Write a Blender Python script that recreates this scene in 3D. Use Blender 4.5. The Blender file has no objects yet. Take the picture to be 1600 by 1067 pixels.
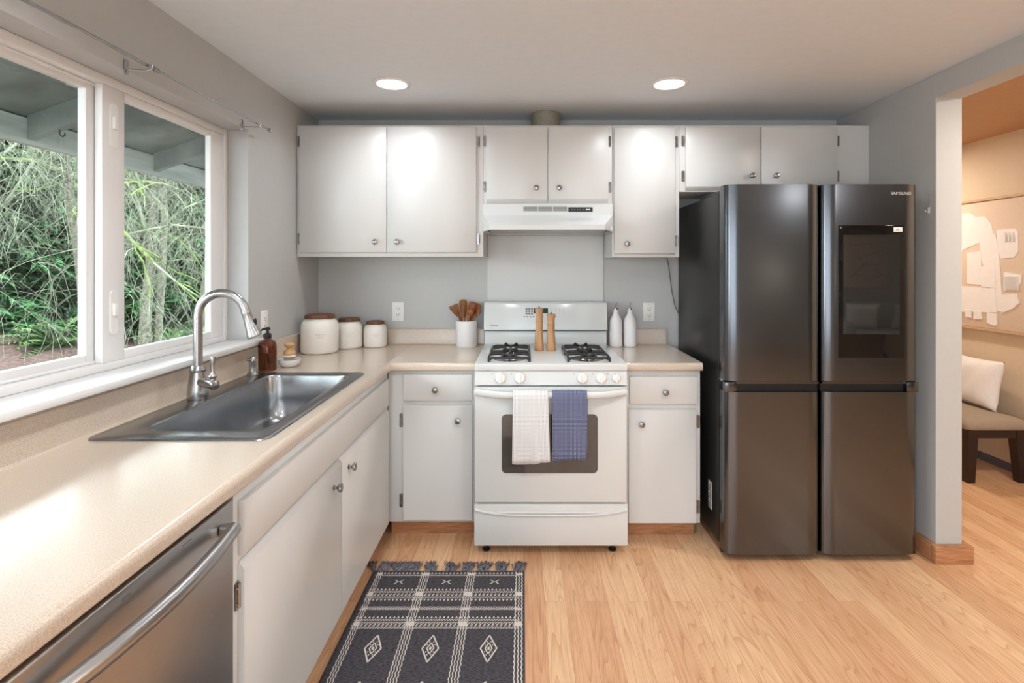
import bpy, bmesh, math, random
from mathutils import Vector, Matrix
PI = math.pi
random.seed(7)
S = bpy.context.scene
C = S.collection

# ---------------------------------------------------------------- camera, world, lights, exposure
H = 1.41                                   # eye height of the photographer (m)
cam = bpy.data.cameras.new('camera')
cam.lens = 18.45; cam.sensor_width = 36; cam.clip_start = 0.02; cam.clip_end = 200
cam.shift_x = -0.01125; cam.shift_y = -0.0747
co = bpy.data.objects.new('camera', cam); C.objects.link(co)
co.location = (0, 0, H); co.rotation_euler = (PI/2, 0, 0)
S.camera = co
vs = S.view_settings
vs.view_transform = 'Standard'; vs.look = 'None'; vs.gamma = 1; vs.use_curve_mapping = False
vs.exposure = 0.0

w = bpy.data.worlds.new('overcast_sky'); S.world = w; w.use_nodes = True
wn = w.node_tree.nodes; wl = w.node_tree.links
bg = wn['Background']
tc = wn.new('ShaderNodeTexCoord'); nz = wn.new('ShaderNodeTexNoise'); nz.inputs['Scale'].default_value = 2.0
rp = wn.new('ShaderNodeValToRGB')
rp.color_ramp.elements[0].color = (0.72, 0.82, 0.95, 1); rp.color_ramp.elements[1].color = (0.95, 0.98, 1.0, 1)
wl.new(tc.outputs['Generated'], nz.inputs['Vector']); wl.new(nz.outputs['Fac'], rp.inputs['Fac']); wl.new(rp.outputs['Color'], bg.inputs['Color'])
bg.inputs['Strength'].default_value = 16.0

def area_light(name, loc, rot, size, power, color=(1, 1, 1), size_y=None, shape='DISK', spread=PI, parent=None):
    l = bpy.data.lights.new(name, 'AREA'); l.shape = shape; l.size = size
    if size_y: l.size_y = size_y
    l.energy = power; l.color = color; l.spread = spread
    o = bpy.data.objects.new(name, l); C.objects.link(o); o.location = loc; o.rotation_euler = rot
    return o
WARM = (1.0, 0.98, 0.96)
CAN_P = 10
ZC = 2.32
# recessed ceiling lamps of the kitchen: two in view, the other rows unseen, added as fill
CANS = [(-0.66, 2.63), (0.73, 2.63), (-0.66, 1.0), (0.73, 1.0), (-0.66, -0.7), (0.73, -0.7)]
for cx, cy in CANS:
    area_light('ceiling_lamp_light', (cx, cy, ZC - 0.02), (0, 0, 0), 0.14, CAN_P*(0.38 if cy > 2 else 1.1), (0.88, 0.94, 1.0), spread=2.65)
# hall and living room lamps (warm), then two added daylight-coloured fill panels
area_light('hall_lamp_light', (2.6, 1.9, ZC - 0.03), (0, 0, 0), 0.16, 23, (1.0, 0.90, 0.78))
area_light('hall_lamp_light', (2.7, 4.3, ZC - 0.03), (0, 0, 0), 0.16, 18, (1.0, 0.90, 0.78))
area_light('living_lamp_light', (3.4, -1.4, ZC - 0.03), (0, 0, 0), 0.2, 26, WARM)
area_light('living_fill_light', (-1.2, -2.0, 1.45), (0, -PI/2, 0), 1.3, 60, (0.82, 0.91, 1.0), 1.8, 'RECTANGLE')  # added side fill from the left wall, no window opening there
area_light('rear_fill_light', (0.5, -3.04, 1.25), (PI/2, 0, 0), 2.6, 48, (0.82, 0.91, 1.0), 1.7, 'RECTANGLE')  # added frontal fill panel behind the camera, no window in that wall

# ---------------------------------------------------------------- helpers
class B:
    """collects shapes; done() links them as ONE mesh object"""
    def __init__(s): s.bm = bmesh.new()
    def merge(s, b2):
        me = bpy.data.meshes.new('tmp'); b2.to_mesh(me); b2.free(); s.bm.from_mesh(me); bpy.data.meshes.remove(me); return s
    def box(s, x0, x1, y0, y1, z0, z1, bev=0.0, seg=2, m=0):
        b = bmesh.new()
        v = [b.verts.new((x, y, z)) for x in (x0, x1) for y in (y0, y1) for z in (z0, z1)]
        for f in ((0,1,3,2),(4,6,7,5),(0,4,5,1),(2,3,7,6),(0,2,6,4),(1,5,7,3)):
            b.faces.new([v[i] for i in f]).material_index = m
        bmesh.ops.recalc_face_normals(b, faces=b.faces)
        if bev > 0:
            bmesh.ops.bevel(b, geom=list(b.edges), offset=bev, segments=seg, profile=0.5, affect='EDGES')
            for f in b.faces: f.material_index = m
        return s.merge(b)
    def prism(s, poly, axis, a0, a1, bev=0.0, seg=2, m=0):
        b = bmesh.new()
        def P(u, v, a):
            return {'z': (u, v, a), 'x': (a, u, v), 'y': (u, a, v)}[axis]
        lo = [b.verts.new(P(u, v, a0)) for u, v in poly]; hi = [b.verts.new(P(u, v, a1)) for u, v in poly]
        n = len(poly)
        b.faces.new(lo); b.faces.new(hi)
        for i in range(n): b.faces.new((lo[i], lo[(i+1) % n], hi[(i+1) % n], hi[i]))
        bmesh.ops.recalc_face_normals(b, faces=b.faces)
        if bev > 0: bmesh.ops.bevel(b, geom=list(b.edges), offset=bev, segments=seg, profile=0.5, affect='EDGES')
        for f in b.faces: f.material_index = m
        return s.merge(b)
    def loops(s, loops, cap0=True, cap1=True, m=0, close=True):
        """bridge closed loops of equal vertex count"""
        b = bmesh.new()
        L = [[b.verts.new(p) for p in lp] for lp in loops]
        n = len(L[0])
        for A, D in zip(L, L[1:]):
            for i in range(n if close else n-1):
                b.faces.new((A[i], A[(i+1) % n], D[(i+1) % n], D[i]))
        if cap0: b.faces.new(L[0])
        if cap1: b.faces.new(L[-1])
        bmesh.ops.recalc_face_normals(b, faces=b.faces)
        for f in b.faces: f.material_index = m
        return s.merge(b)
    def lathe(s, cx, cy, prof, n=32, m=0, close=False):
        lp = []
        for r, z in prof:
            r = max(r, 1e-5)
            lp.append([(cx + r*math.cos(2*PI*i/n), cy + r*math.sin(2*PI*i/n), z) for i in range(n)])
        if close: lp.append(lp[0])
        return s.loops(lp, not close, not close, m)
    def tube(s, pts, r, n=10, m=0, cap=True):
        pts = [Vector(p) for p in pts]
        rs = r if isinstance(r, (list, tuple)) else [r]*len(pts)
        lp = []; up = None
        for i, p in enumerate(pts):
            t = (pts[min(i+1, len(pts)-1)] - pts[max(i-1, 0)])
            if t.length < 1e-9: t = Vector((0, 0, 1))
            t.normalize()
            if up is None:
                up = Vector((0, 0, 1)) if abs(t.z) < 0.9 else Vector((1, 0, 0))
            a = t.cross(up)
            if a.length < 1e-6: a = t.orthogonal()
            a.normalize(); c = a.cross(t).normalized(); up = c
            lp.append([tuple(p + rs[i]*(math.cos(2*PI*k/n)*a + math.sin(2*PI*k/n)*c)) for k in range(n)])
        return s.loops(lp, cap, cap, m)
    def cyl(s, p0, p1, r, r1=None, n=24, m=0):
        return s.tube([p0, p1], [r, r if r1 is None else r1], n, m)
    def ball(s, c, rx, ry=None, rz=None, n=16, m=0):
        ry = ry or rx; rz = rz or rx
        b = bmesh.new(); bmesh.ops.create_uvsphere(b, u_segments=n, v_segments=max(6, n//2), radius=1)
        for v in b.verts: v.co = Vector((c[0] + v.co.x*rx, c[1] + v.co.y*ry, c[2] + v.co.z*rz))
        for f in b.faces: f.material_index = m
        return s.merge(b)
    def grid(s, fn, nu, nv, m=0):
        b = bmesh.new()
        G = [[b.verts.new(fn(i/nu, j/nv)) for j in range(nv+1)] for i in range(nu+1)]
        for i in range(nu):
            for j in range(nv):
                b.faces.new((G[i][j], G[i+1][j], G[i+1][j+1], G[i][j+1])).material_index = m
        return s.merge(b)
    def poly(s, pts, m=0):
        vs_ = [s.bm.verts.new(p) for p in pts]; s.bm.faces.new(vs_).material_index = m; return s
    def turn(s, mat):
        bmesh.ops.transform(s.bm, matrix=mat, verts=s.bm.verts); return s
    def done(s, name, mat, parent=None, smooth=True, ang=38, **kw):
        me = bpy.data.meshes.new(name); s.bm.to_mesh(me); s.bm.free()
        for mm in (mat if isinstance(mat, (list, tuple)) else [mat]): me.materials.append(mm)
        if smooth and len(me.polygons):
            me.polygons.foreach_set('use_smooth', [True]*len(me.polygons))
            me.set_sharp_from_angle(angle=math.radians(ang))
        o = bpy.data.objects.new(name, me); C.objects.link(o)
        if parent is not None:
            o.parent = parent
            if not kw.get('local'):
                me.transform(Matrix.Translation(-wloc(parent)))
        return o
def wloc(o):
    v = Vector((0, 0, 0))
    while o is not None: v += o.location; o = o.parent
    return v
def thing(name, label, cat, loc, group=None, rz=0):
    o = bpy.data.objects.new(name, None); C.objects.link(o); o.location = loc; o.rotation_euler = (0, 0, rz)
    o.empty_display_size = 0.05
    o['label'] = label; o['category'] = cat; o['kind'] = 'thing'
    if group: o['group'] = group
    return o
def tag(o, label, cat, group=None, kind='thing'):
    o['label'] = label; o['category'] = cat; o['kind'] = kind
    if group: o['group'] = group
    return o
def struct(o, label=None):
    o['kind'] = 'structure'
    if label: o['label'] = label
    return o
def copy_tree(o, parent=None):
    c = o.copy(); C.objects.link(c)
    if parent is not None: c.parent = parent
    for ch in [x for x in bpy.data.objects if x.parent == o]: copy_tree(ch, c)
    return c
def text(name, body, size, mat, parent, loc, rot, ext=0.0004, align='CENTER', sx=1.0):
    cu = bpy.data.curves.new(name, 'FONT'); cu.body = body; cu.size = size; cu.extrude = ext; cu.align_x = align; cu.align_y = 'CENTER'
    t = bpy.data.objects.new(name, cu); C.objects.link(t); bpy.context.view_layer.update()
    me = bpy.data.meshes.new_from_object(t.evaluated_get(bpy.context.evaluated_depsgraph_get()))
    bpy.data.objects.remove(t); bpy.data.curves.remove(cu)
    from mathutils import Euler
    me.transform(Matrix.Translation(Vector(loc)) @ Euler(rot).to_matrix().to_4x4() @ Matrix.Diagonal((sx, 1, 1, 1)))
    if parent: me.transform(Matrix.Translation(-wloc(parent)))
    me.materials.append(mat); o = bpy.data.objects.new(name, me); C.objects.link(o); o.parent = parent
    return o
def rrect(x0, x1, y0, y1, r, n=6):
    pts = []
    for cx, cy, a in ((x1-r, y1-r, 0), (x0+r, y1-r, 90), (x0+r, y0+r, 180), (x1-r, y0+r, 270)):
        for k in range(n+1):
            t = math.radians(a + 90*k/n); pts.append((cx + r*math.cos(t), cy + r*math.sin(t)))
    return pts

# ---------------------------------------------------------------- materials
def mat(name, col, rough=0.5, metal=0.0, var=0.04, nscale=30, bump=0.0, bscale=200, spec=0.5, stretch=None, col2=None, coat=0.0, trans=0.0, ior=1.45, emit=0.0, rvar=0.0):
    m = bpy.data.materials.new(name); m.use_nodes = True
    nt = m.node_tree; N = nt.nodes; L = nt.links
    p = N['Principled BSDF']
    p.inputs['Roughness'].default_value = rough; p.inputs['Metallic'].default_value = metal
    p.inputs['Specular IOR Level'].default_value = spec; p.inputs['IOR'].default_value = ior
    p.inputs['Coat Weight'].default_value = coat; p.inputs['Transmission Weight'].default_value = trans
    t = N.new('ShaderNodeTexCoord'); mp = N.new('ShaderNodeMapping'); L.new(t.outputs['Object'], mp.inputs['Vector'])
    if stretch: mp.inputs['Scale'].default_value = stretch
    n = N.new('ShaderNodeTexNoise'); n.inputs['Scale'].default_value = nscale; n.inputs['Detail'].default_value = 4
    L.new(mp.outputs['Vector'], n.inputs['Vector'])
    r = N.new('ShaderNodeValToRGB'); r.color_ramp.elements[0].position = 0.3; r.color_ramp.elements[1].position = 0.7
    a = [max(0, c*(1-var)) for c in col]; b = [min(1, c*(1+var)) for c in (col2 or col)]
    r.color_ramp.elements[0].color = (*a, 1); r.color_ramp.elements[1].color = (*b, 1)
    L.new(n.outputs['Fac'], r.inputs['Fac']); L.new(r.outputs['Color'], p.inputs['Base Color'])
    if emit:
        p.inputs['Emission Color'].default_value = (*col, 1); p.inputs['Emission Strength'].default_value = emit
    if rvar:
        mr = N.new('ShaderNodeMapRange'); mr.inputs['To Min'].default_value = rough - rvar; mr.inputs['To Max'].default_value = rough + rvar
        L.new(n.outputs['Fac'], mr.inputs['Value']); L.new(mr.outputs['Result'], p.inputs['Roughness'])
    if bump:
        n2 = N.new('ShaderNodeTexNoise'); n2.inputs['Scale'].default_value = bscale; n2.inputs['Detail'].default_value = 3
        L.new(mp.outputs['Vector'], n2.inputs['Vector'])
        bp = N.new('ShaderNodeBump'); bp.inputs['Strength'].default_value = bump; bp.inputs['Distance'].default_value = 0.002
        L.new(n2.outputs['Fac'], bp.inputs['Height']); L.new(bp.outputs['Normal'], p.inputs['Normal'])
    return m
def srgb(r, g, b):
    return tuple(((c/255)/12.92 if c/255 <= 0.04045 else ((c/255+0.055)/1.055)**2.4) for c in (r, g, b))
M = {}
M['wall'] = mat('grey_wall_paint', srgb(189, 189, 187), 0.6, bump=0.08, bscale=120, var=0.015)
M['ceiling'] = mat('white_ceiling_paint', srgb(226, 231, 235), 0.7, bump=0.1, bscale=90, var=0.015)
M['hall_wall'] = mat('beige_wall_paint', srgb(214, 193, 165), 0.6, bump=0.1, bscale=90, var=0.02)
M['hall_ceil'] = mat('tan_ceiling_paint', srgb(190, 150, 112), 0.7, var=0.03)
M['living_wall'] = mat('living_wall_paint', srgb(188, 184, 176), 0.7, var=0.02)
M['cab'] = mat('white_cabinet_paint', srgb(214, 213, 210), 0.33, var=0.012, nscale=6, bump=0.05, bscale=60, stretch=(1, 1, 0.15))
M['enamel'] = mat('white_enamel', srgb(216, 217, 215), 0.16, var=0.01, nscale=4)
M['plastic'] = mat('white_plastic', srgb(236, 234, 230), 0.3, var=0.01)
M['vinyl'] = mat('white_vinyl', srgb(232, 230, 228), 0.35, var=0.012, nscale=8)
M['panel'] = mat('pale_grey_enamel_panel', srgb(203, 203, 200), 0.3, var=0.012, nscale=4)
M['chrome'] = mat('worn_chrome', (0.36, 0.355, 0.35), 0.22, 1.0, var=0.15, nscale=60)
M['steel'] = mat('brushed_stainless', (0.50, 0.49, 0.48), 0.30, 1.0, var=0.05, nscale=40, stretch=(30, 1, 30), bump=0.03, bscale=60)
M['sinksteel'] = mat('satin_stainless_sink', (0.33, 0.335, 0.345), 0.27, 1.0, var=0.06, nscale=30, stretch=(6, 60, 6))
M['nickel'] = mat('brushed_nickel', (0.43, 0.425, 0.42), 0.27, 1.0, var=0.05, nscale=80)
M['blacksteel'] = mat('black_stainless', (0.138, 0.148, 0.164), 0.19, 1.0, var=0.03, nscale=50, stretch=(1, 1, 30))
M['fridgeside'] = mat('charcoal_fridge_side', (0.02, 0.02, 0.02), 0.34, 0.2, var=0.06, bump=0.04, bscale=300)
M['black'] = mat('black_plastic', (0.012, 0.012, 0.012), 0.35, var=0.1)
M['blackglass'] = mat('black_glass_screen', (0.006, 0.006, 0.006), 0.05, var=0.1, spec=0.28)
M['screen'] = mat('dark_display_glass', (0.018, 0.018, 0.018), 0.03, var=0.1, spec=0.9, coat=1.0)
M['ovenglass'] = mat('smoked_oven_glass', (0.075, 0.065, 0.055), 0.08, var=0.05, coat=0.6)
M['iron'] = mat('cast_iron', (0.022, 0.018, 0.018), 0.42, var=0.2, nscale=120, bump=0.2)
M['silverprint'] = mat('silver_print', (0.55, 0.55, 0.55), 0.4, 0.6)
M['blackprint'] = mat('black_print', (0.02, 0.02, 0.02), 0.5)
M['greyprint'] = mat('grey_print', (0.16, 0.16, 0.16), 0.5)
M['greenlcd'] = mat('dark_green_display', (0.01, 0.04, 0.025), 0.1)
M['cream'] = mat('cream_stoneware', srgb(236, 230, 221), 0.28, var=0.02, nscale=12)
M['whiteware'] = mat('white_glazed_ceramic', srgb(232, 229, 228), 0.3, var=0.015)
M['walnut'] = mat('walnut_wood', srgb(86, 52, 36), 0.45, var=0.3, nscale=8, stretch=(4, 30, 4), col2=srgb(116, 74, 50))
M['acacia'] = mat('reddish_acacia_wood', srgb(104, 54, 28), 0.42, var=0.25, nscale=14, stretch=(8, 8, 1), col2=srgb(150, 88, 46))
M['acacia2'] = mat('golden_acacia_wood', srgb(138, 84, 40), 0.42, var=0.25, nscale=14, stretch=(8, 8, 1), col2=srgb(170, 112, 60))
M['oakmill'] = mat('golden_oak', srgb(172, 126, 86), 0.4, var=0.1, nscale=18, stretch=(6, 6, 0.6), col2=srgb(196, 152, 110))
M['beech'] = mat('beech_wood', srgb(206, 160, 112), 0.5, var=0.1, nscale=20, stretch=(1, 1, 5))
M['bristle'] = mat('tan_bristle', srgb(206, 188, 150), 0.8, var=0.2, nscale=200)
M['trimwood'] = mat('oak_trim', srgb(168, 116, 80), 0.4, var=0.15, nscale=8, stretch=(2, 2, 25), col2=srgb(190, 136, 96))
M['amber'] = mat('amber_glass', (0.42, 0.13, 0.02), 0.04, var=0.05, trans=0.92, ior=1.45)
M['ambersoap'] = mat('amber_soap', (0.25, 0.08, 0.015), 0.2, var=0.05)
M['duct'] = mat('speckled_duct_foil', srgb(150, 148, 132), 0.5, 0.2, var=0.2, nscale=150, bump=0.4, bscale=120)
M['lens'] = mat('lit_lamp_lens', (1.0, 0.97, 0.92), 0.4, emit=7.0)
M['shade'] = mat('lit_lamp_shade', (1.0, 0.86, 0.66), 0.7, emit=1.6)
M['espresso'] = mat('espresso_wood', srgb(44, 26, 22), 0.4, var=0.25, nscale=20, stretch=(5, 5, 0.6))
M['tweed'] = mat('taupe_tweed', srgb(158, 140, 122), 0.9, var=0.18, nscale=260, bump=0.4, bscale=400)
M['linen'] = mat('white_linen', srgb(232, 226, 222), 0.9, var=0.03, nscale=90, bump=0.25, bscale=300)
M['canvas'] = mat('beige_canvas', srgb(220, 200, 180), 0.8, var=0.02, nscale=60, bump=0.2, bscale=300)
M['paper'] = mat('white_paper', srgb(238, 235, 233), 0.8, var=0.02, nscale=30, bump=0.2, bscale=100)
M['slat'] = mat('pale_oak_frame', srgb(200, 168, 132), 0.5, var=0.1, nscale=12, stretch=(1, 8, 8))
M['sofa'] = mat('grey_sofa_fabric', srgb(176, 174, 170), 0.9, var=0.05, nscale=120)
M['bluebase'] = mat('slate_vinyl_base', srgb(96, 92, 104), 0.4, var=0.05)
M['eave'] = mat('weathered_green_grey_paint', srgb(130, 138, 130), 0.8, var=0.12, nscale=5, col2=srgb(156, 164, 156))
M['eavewood'] = mat('weathered_pale_board', srgb(178, 184, 176), 0.8, var=0.18, nscale=4, col2=srgb(206, 208, 198), stretch=(1, 0.4, 3))
M['sidingout'] = mat('grey_siding', srgb(150, 150, 145), 0.8)
M['mulch'] = mat('brown_leaf_litter', srgb(50, 34, 28), 0.95, var=0.5, nscale=14, col2=srgb(96, 70, 60), bump=1.0, bscale=30)
M['conifer'] = mat('dark_evergreen_needles', srgb(24, 60, 34), 0.75, var=0.4, nscale=3, col2=srgb(64, 118, 58))
M['shrubg'] = mat('mid_green_leaves', srgb(40, 68, 30), 0.7, var=0.4, nscale=6, col2=srgb(84, 116, 52))
M['hill'] = mat('dark_wooded_backdrop', srgb(20, 34, 22), 0.9, var=0.5, nscale=2.5, col2=srgb(60, 84, 50), bump=1.0, bscale=8)
M['bark'] = mat('grey_brown_bark', srgb(56, 54, 40), 0.9, var=0.35, nscale=26, col2=srgb(112, 110, 92), bump=0.8, bscale=40)
M['lichen'] = mat('pale_lichen_twigs', srgb(70, 74, 56), 0.9, var=0.3, nscale=5, col2=srgb(136, 140, 118))
M['moss'] = mat('bright_moss', srgb(70, 92, 26), 0.95, var=0.3, nscale=12, col2=srgb(112, 134, 46), bump=0.8, bscale=60)

def glass_mat(name, tint=(1, 1, 1), ior=1.5):
    m = bpy.data.materials.new(name); m.use_nodes = True; N = m.node_tree.nodes; L = m.node_tree.links
    N.remove(N['Principled BSDF'])
    t = N.new('ShaderNodeBsdfTransparent'); t.inputs['Color'].default_value = (*tint, 1)
    g = N.new('ShaderNodeBsdfGlossy'); g.inputs['Roughness'].default_value = 0.01
    f = N.new('ShaderNodeFresnel'); f.inputs['IOR'].default_value = ior
    ge = N.new('ShaderNodeNewGeometry'); su = N.new('ShaderNodeMath'); su.operation = 'SUBTRACT'; su.inputs[0].default_value = 1; L.new(ge.outputs['Backfacing'], su.inputs[1])
    mu = N.new('ShaderNodeMath'); mu.operation = 'MULTIPLY'; L.new(f.outputs['Fac'], mu.inputs[0]); L.new(su.outputs[0], mu.inputs[1])   # the inner skin of the pane only transmits
    x = N.new('ShaderNodeMixShader'); L.new(mu.outputs[0], x.inputs['Fac']); L.new(t.outputs['BSDF'], x.inputs[1]); L.new(g.outputs['BSDF'], x.inputs[2])
    L.new(x.outputs['Shader'], N['Material Output'].inputs['Surface']); return m
M['pane'] = glass_mat('window_pane_glass', (0.93, 0.97, 0.95))

def laminate():
    m = bpy.data.materials.new('beige_speckled_laminate'); m.use_nodes = True; N = m.node_tree.nodes; L = m.node_tree.links; p = N['Principled BSDF']
    t = N.new('ShaderNodeTexCoord')
    n = N.new('ShaderNodeTexNoise'); n.inputs['Scale'].default_value = 420; n.inputs['Detail'].default_value = 3
    r = N.new('ShaderNodeValToRGB'); r.color_ramp.elements[0].position = 0.36; r.color_ramp.elements[1].position = 0.62
    r.color_ramp.elements[0].color = (*srgb(192, 172, 152), 1); r.color_ramp.elements[1].color = (*srgb(216, 199, 180), 1)
    n2 = N.new('ShaderNodeTexNoise'); n2.inputs['Scale'].default_value = 7; n2.inputs['Detail'].default_value = 2
    r2 = N.new('ShaderNodeValToRGB'); r2.color_ramp.elements[0].color = (0.94, 0.94, 0.94, 1); r2.color_ramp.elements[1].color = (1, 1, 1, 1)
    x = N.new('ShaderNodeMix'); x.data_type = 'RGBA'; x.blend_type = 'MULTIPLY'; x.inputs[0].default_value = 1
    L.new(t.outputs['Object'], n.inputs['Vector']); L.new(t.outputs['Object'], n2.inputs['Vector'])
    L.new(n.outputs['Fac'], r.inputs['Fac']); L.new(n2.outputs['Fac'], r2.inputs['Fac'])
    L.new(r.outputs['Color'], x.inputs[6]); L.new(r2.outputs['Color'], x.inputs[7]); L.new(x.outputs[2], p.inputs['Base Color'])
    p.inputs['Roughness'].default_value = 0.3
    p.inputs['Coat Weight'].default_value = 1.0; p.inputs['Coat Roughness'].default_value = 0.22; p.inputs['Coat IOR'].default_value = 1.6
    return m
M['laminate'] = laminate()

def floor_mat():
    m = bpy.data.materials.new('honey_oak_plank_floor'); m.use_nodes = True; N = m.node_tree.nodes; L = m.node_tree.links; p = N['Principled BSDF']
    t = N.new('ShaderNodeTexCoord')
    mp = N.new('ShaderNodeMapping'); mp.inputs['Rotation'].default_value = (0, 0, PI/2); L.new(t.outputs['Object'], mp.inputs['Vector'])
    br = N.new('ShaderNodeTexBrick'); br.offset = 0.37; br.offset_frequency = 2; br.squash = 1
    br.inputs['Scale'].default_value = 1; br.inputs['Brick Width'].default_value = 1.1; br.inputs['Row Height'].default_value = 0.088
    br.inputs['Mortar Size'].default_value = 0.0006; br.inputs['Mortar Smooth'].default_value = 0.2; br.inputs['Bias'].default_value = 0
    br.inputs['Color1'].default_value = (0, 0, 0, 1); br.inputs['Color2'].default_value = (1, 1, 1, 1); br.inputs['Mortar'].default_value = (0.4, 0.4, 0.4, 1)
    L.new(mp.outputs['Vector'], br.inputs['Vector'])
    # grain: coordinates shifted per plank, stretched along the board
    cm = N.new('ShaderNodeVectorMath'); cm.operation = 'MULTIPLY'; cm.inputs[1].default_value = (13, 7, 5); L.new(br.outputs['Color'], cm.inputs[0])
    ad = N.new('ShaderNodeVectorMath'); ad.operation = 'ADD'; L.new(t.outputs['Object'], ad.inputs[0]); L.new(cm.outputs['Vector'], ad.inputs[1])
    m2 = N.new('ShaderNodeMapping'); m2.inputs['Scale'].default_value = (1, 0.075, 1); L.new(ad.outputs['Vector'], m2.inputs['Vector'])
    n1 = N.new('ShaderNodeTexNoise'); n1.inputs['Scale'].default_value = 95; n1.inputs['Detail'].default_value = 5; L.new(m2.outputs['Vector'], n1.inputs['Vector'])
    nb = N.new('ShaderNodeTexNoise'); nb.inputs['Scale'].default_value = 9; nb.inputs['Detail'].default_value = 1; L.new(m2.outputs['Vector'], nb.inputs['Vector'])
    ml = N.new('ShaderNodeMath'); ml.operation = 'MULTIPLY'; ml.inputs[1].default_value = 26; L.new(nb.outputs['Fac'], ml.inputs[0])
    sn = N.new('ShaderNodeMath'); sn.operation = 'FRACT'; L.new(ml.outputs[0], sn.inputs[0])
    pw = N.new('ShaderNodeMath'); pw.operation = 'POWER'; pw.inputs[1].default_value = 5; L.new(sn.outputs[0], pw.inputs[0])
    base = N.new('ShaderNodeValToRGB'); e = base.color_ramp.elements
    e[0].color = (*srgb(212, 163, 124), 1); e[1].color = (*srgb(232, 192, 152), 1)
    L.new(br.outputs['Color'], base.inputs['Fac'])
    g1 = N.new('ShaderNodeValToRGB'); g1.color_ramp.elements[0].position = 0.3; g1.color_ramp.elements[1].position = 0.65
    g1.color_ramp.elements[0].color = (0.84, 0.79, 0.74, 1); g1.color_ramp.elements[1].color = (1, 1, 1, 1); L.new(n1.outputs['Fac'], g1.inputs['Fac'])
    g2 = N.new('ShaderNodeValToRGB'); g2.color_ramp.elements[0].color = (1, 1, 1, 1); g2.color_ramp.elements[1].color = (0.78, 0.68, 0.58, 1); L.new(pw.outputs[0], g2.inputs['Fac'])
    mo = N.new('ShaderNodeValToRGB'); mo.color_ramp.elements[0].color = (1, 1, 1, 1); mo.color_ramp.elements[1].color = (0.62, 0.5, 0.4, 1); L.new(br.outputs['Fac'], mo.inputs['Fac'])
    last = base.outputs['Color']
    for g in (g1, g2, mo):
        x = N.new('ShaderNodeMix'); x.data_type = 'RGBA'; x.blend_type = 'MULTIPLY'; x.inputs[0].default_value = 1
        L.new(last, x.inputs[6]); L.new(g.outputs['Color'], x.inputs[7]); last = x.outputs[2]
    L.new(last, p.inputs['Base Color']); p.inputs['Roughness'].default_value = 0.34
    return m
M['floor'] = floor_mat()

def waffle(name, col, dot, pitch=0.0062):
    """waffle weave: light float threads on a grid, real relief through bump"""
    m = bpy.data.materials.new(name); m.use_nodes = True; N = m.node_tree.nodes; L = m.node_tree.links; p = N['Principled BSDF']
    t = N.new('ShaderNodeTexCoord'); sp = N.new('ShaderNodeSeparateXYZ'); L.new(t.outputs['UV'], sp.inputs[0])
    out = []
    for ax in (0, 1):
        a = N.new('ShaderNodeMath'); a.operation = 'MULTIPLY'; a.inputs[1].default_value = 2*PI/pitch; L.new(sp.outputs[ax], a.inputs[0])
        b = N.new('ShaderNodeMath'); b.operation = 'COSINE'; L.new(a.outputs[0], b.inputs[0]); out.append(b)
    mn = N.new('ShaderNodeMath'); mn.operation = 'MINIMUM'; L.new(out[0].outputs[0], mn.inputs[0]); L.new(out[1].outputs[0], mn.inputs[1])
    r = N.new('ShaderNodeValToRGB'); r.color_ramp.elements[0].position = 0.1; r.color_ramp.elements[1].position = 0.6
    r.color_ramp.elements[0].color = (*col, 1); r.color_ramp.elements[1].color = (*dot, 1)
    L.new(mn.outputs[0], r.inputs['Fac']); L.new(r.outputs['Color'], p.inputs['Base Color'])
    mx = N.new('ShaderNodeMath'); mx.operation = 'MAXIMUM'; L.new(out[0].outputs[0], mx.inputs[0]); L.new(out[1].outputs[0], mx.inputs[1])
    bp = N.new('ShaderNodeBump'); bp.inputs['Strength'].default_value = 0.35; bp.inputs['Distance'].default_value = 0.0015
    L.new(mx.outputs[0], bp.inputs['Height']); L.new(bp.outputs['Normal'], p.inputs['Normal'])
    p.inputs['Roughness'].default_value = 0.95
    return m
M['towelw'] = waffle('white_waffle_cotton', srgb(230, 229, 229), srgb(168, 166, 168))
M['towelb'] = waffle('slate_blue_waffle_cotton', srgb(84, 92, 124), srgb(178, 180, 196))
M['rugdark'] = mat('charcoal_heathered_wool', srgb(40, 38, 43), 0.95, var=0.3, nscale=130, col2=srgb(78, 75, 80), bump=0.6, bscale=500, stretch=(0.6, 2, 1))
M['ruglight'] = mat('ivory_wool', srgb(206, 198, 188), 0.95, var=0.12, nscale=300, bump=0.6, bscale=500)

# outdoor colours scaled down evenly to balance the strengthened overcast sky
for k_ in ('conifer', 'shrubg', 'mulch', 'bark', 'lichen', 'moss', 'eave', 'eavewood', 'hill'):
    for n_ in M[k_].node_tree.nodes:
        if n_.type == 'VALTORGB':
            for e_ in n_.color_ramp.elements: e_.color = (*[c_*0.55 for c_ in e_.color[:3]], 1)

# ---------------------------------------------------------------- the setting
XL, XR, YB = -1.29, 1.965, 3.30            # kitchen: left wall, right wall, back wall
XR2, XH = 2.09, 3.33                       # far face of the right wall, hall wall
WY0, WY1, WZ0, WZ1 = 0.92, 2.46, 1.058, 2.04   # window opening in the left wall
XO = -1.47                                 # outer face of the left wall
LX, LY0, LY1 = 6.6, -3.1, 0.9              # living room extents

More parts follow.
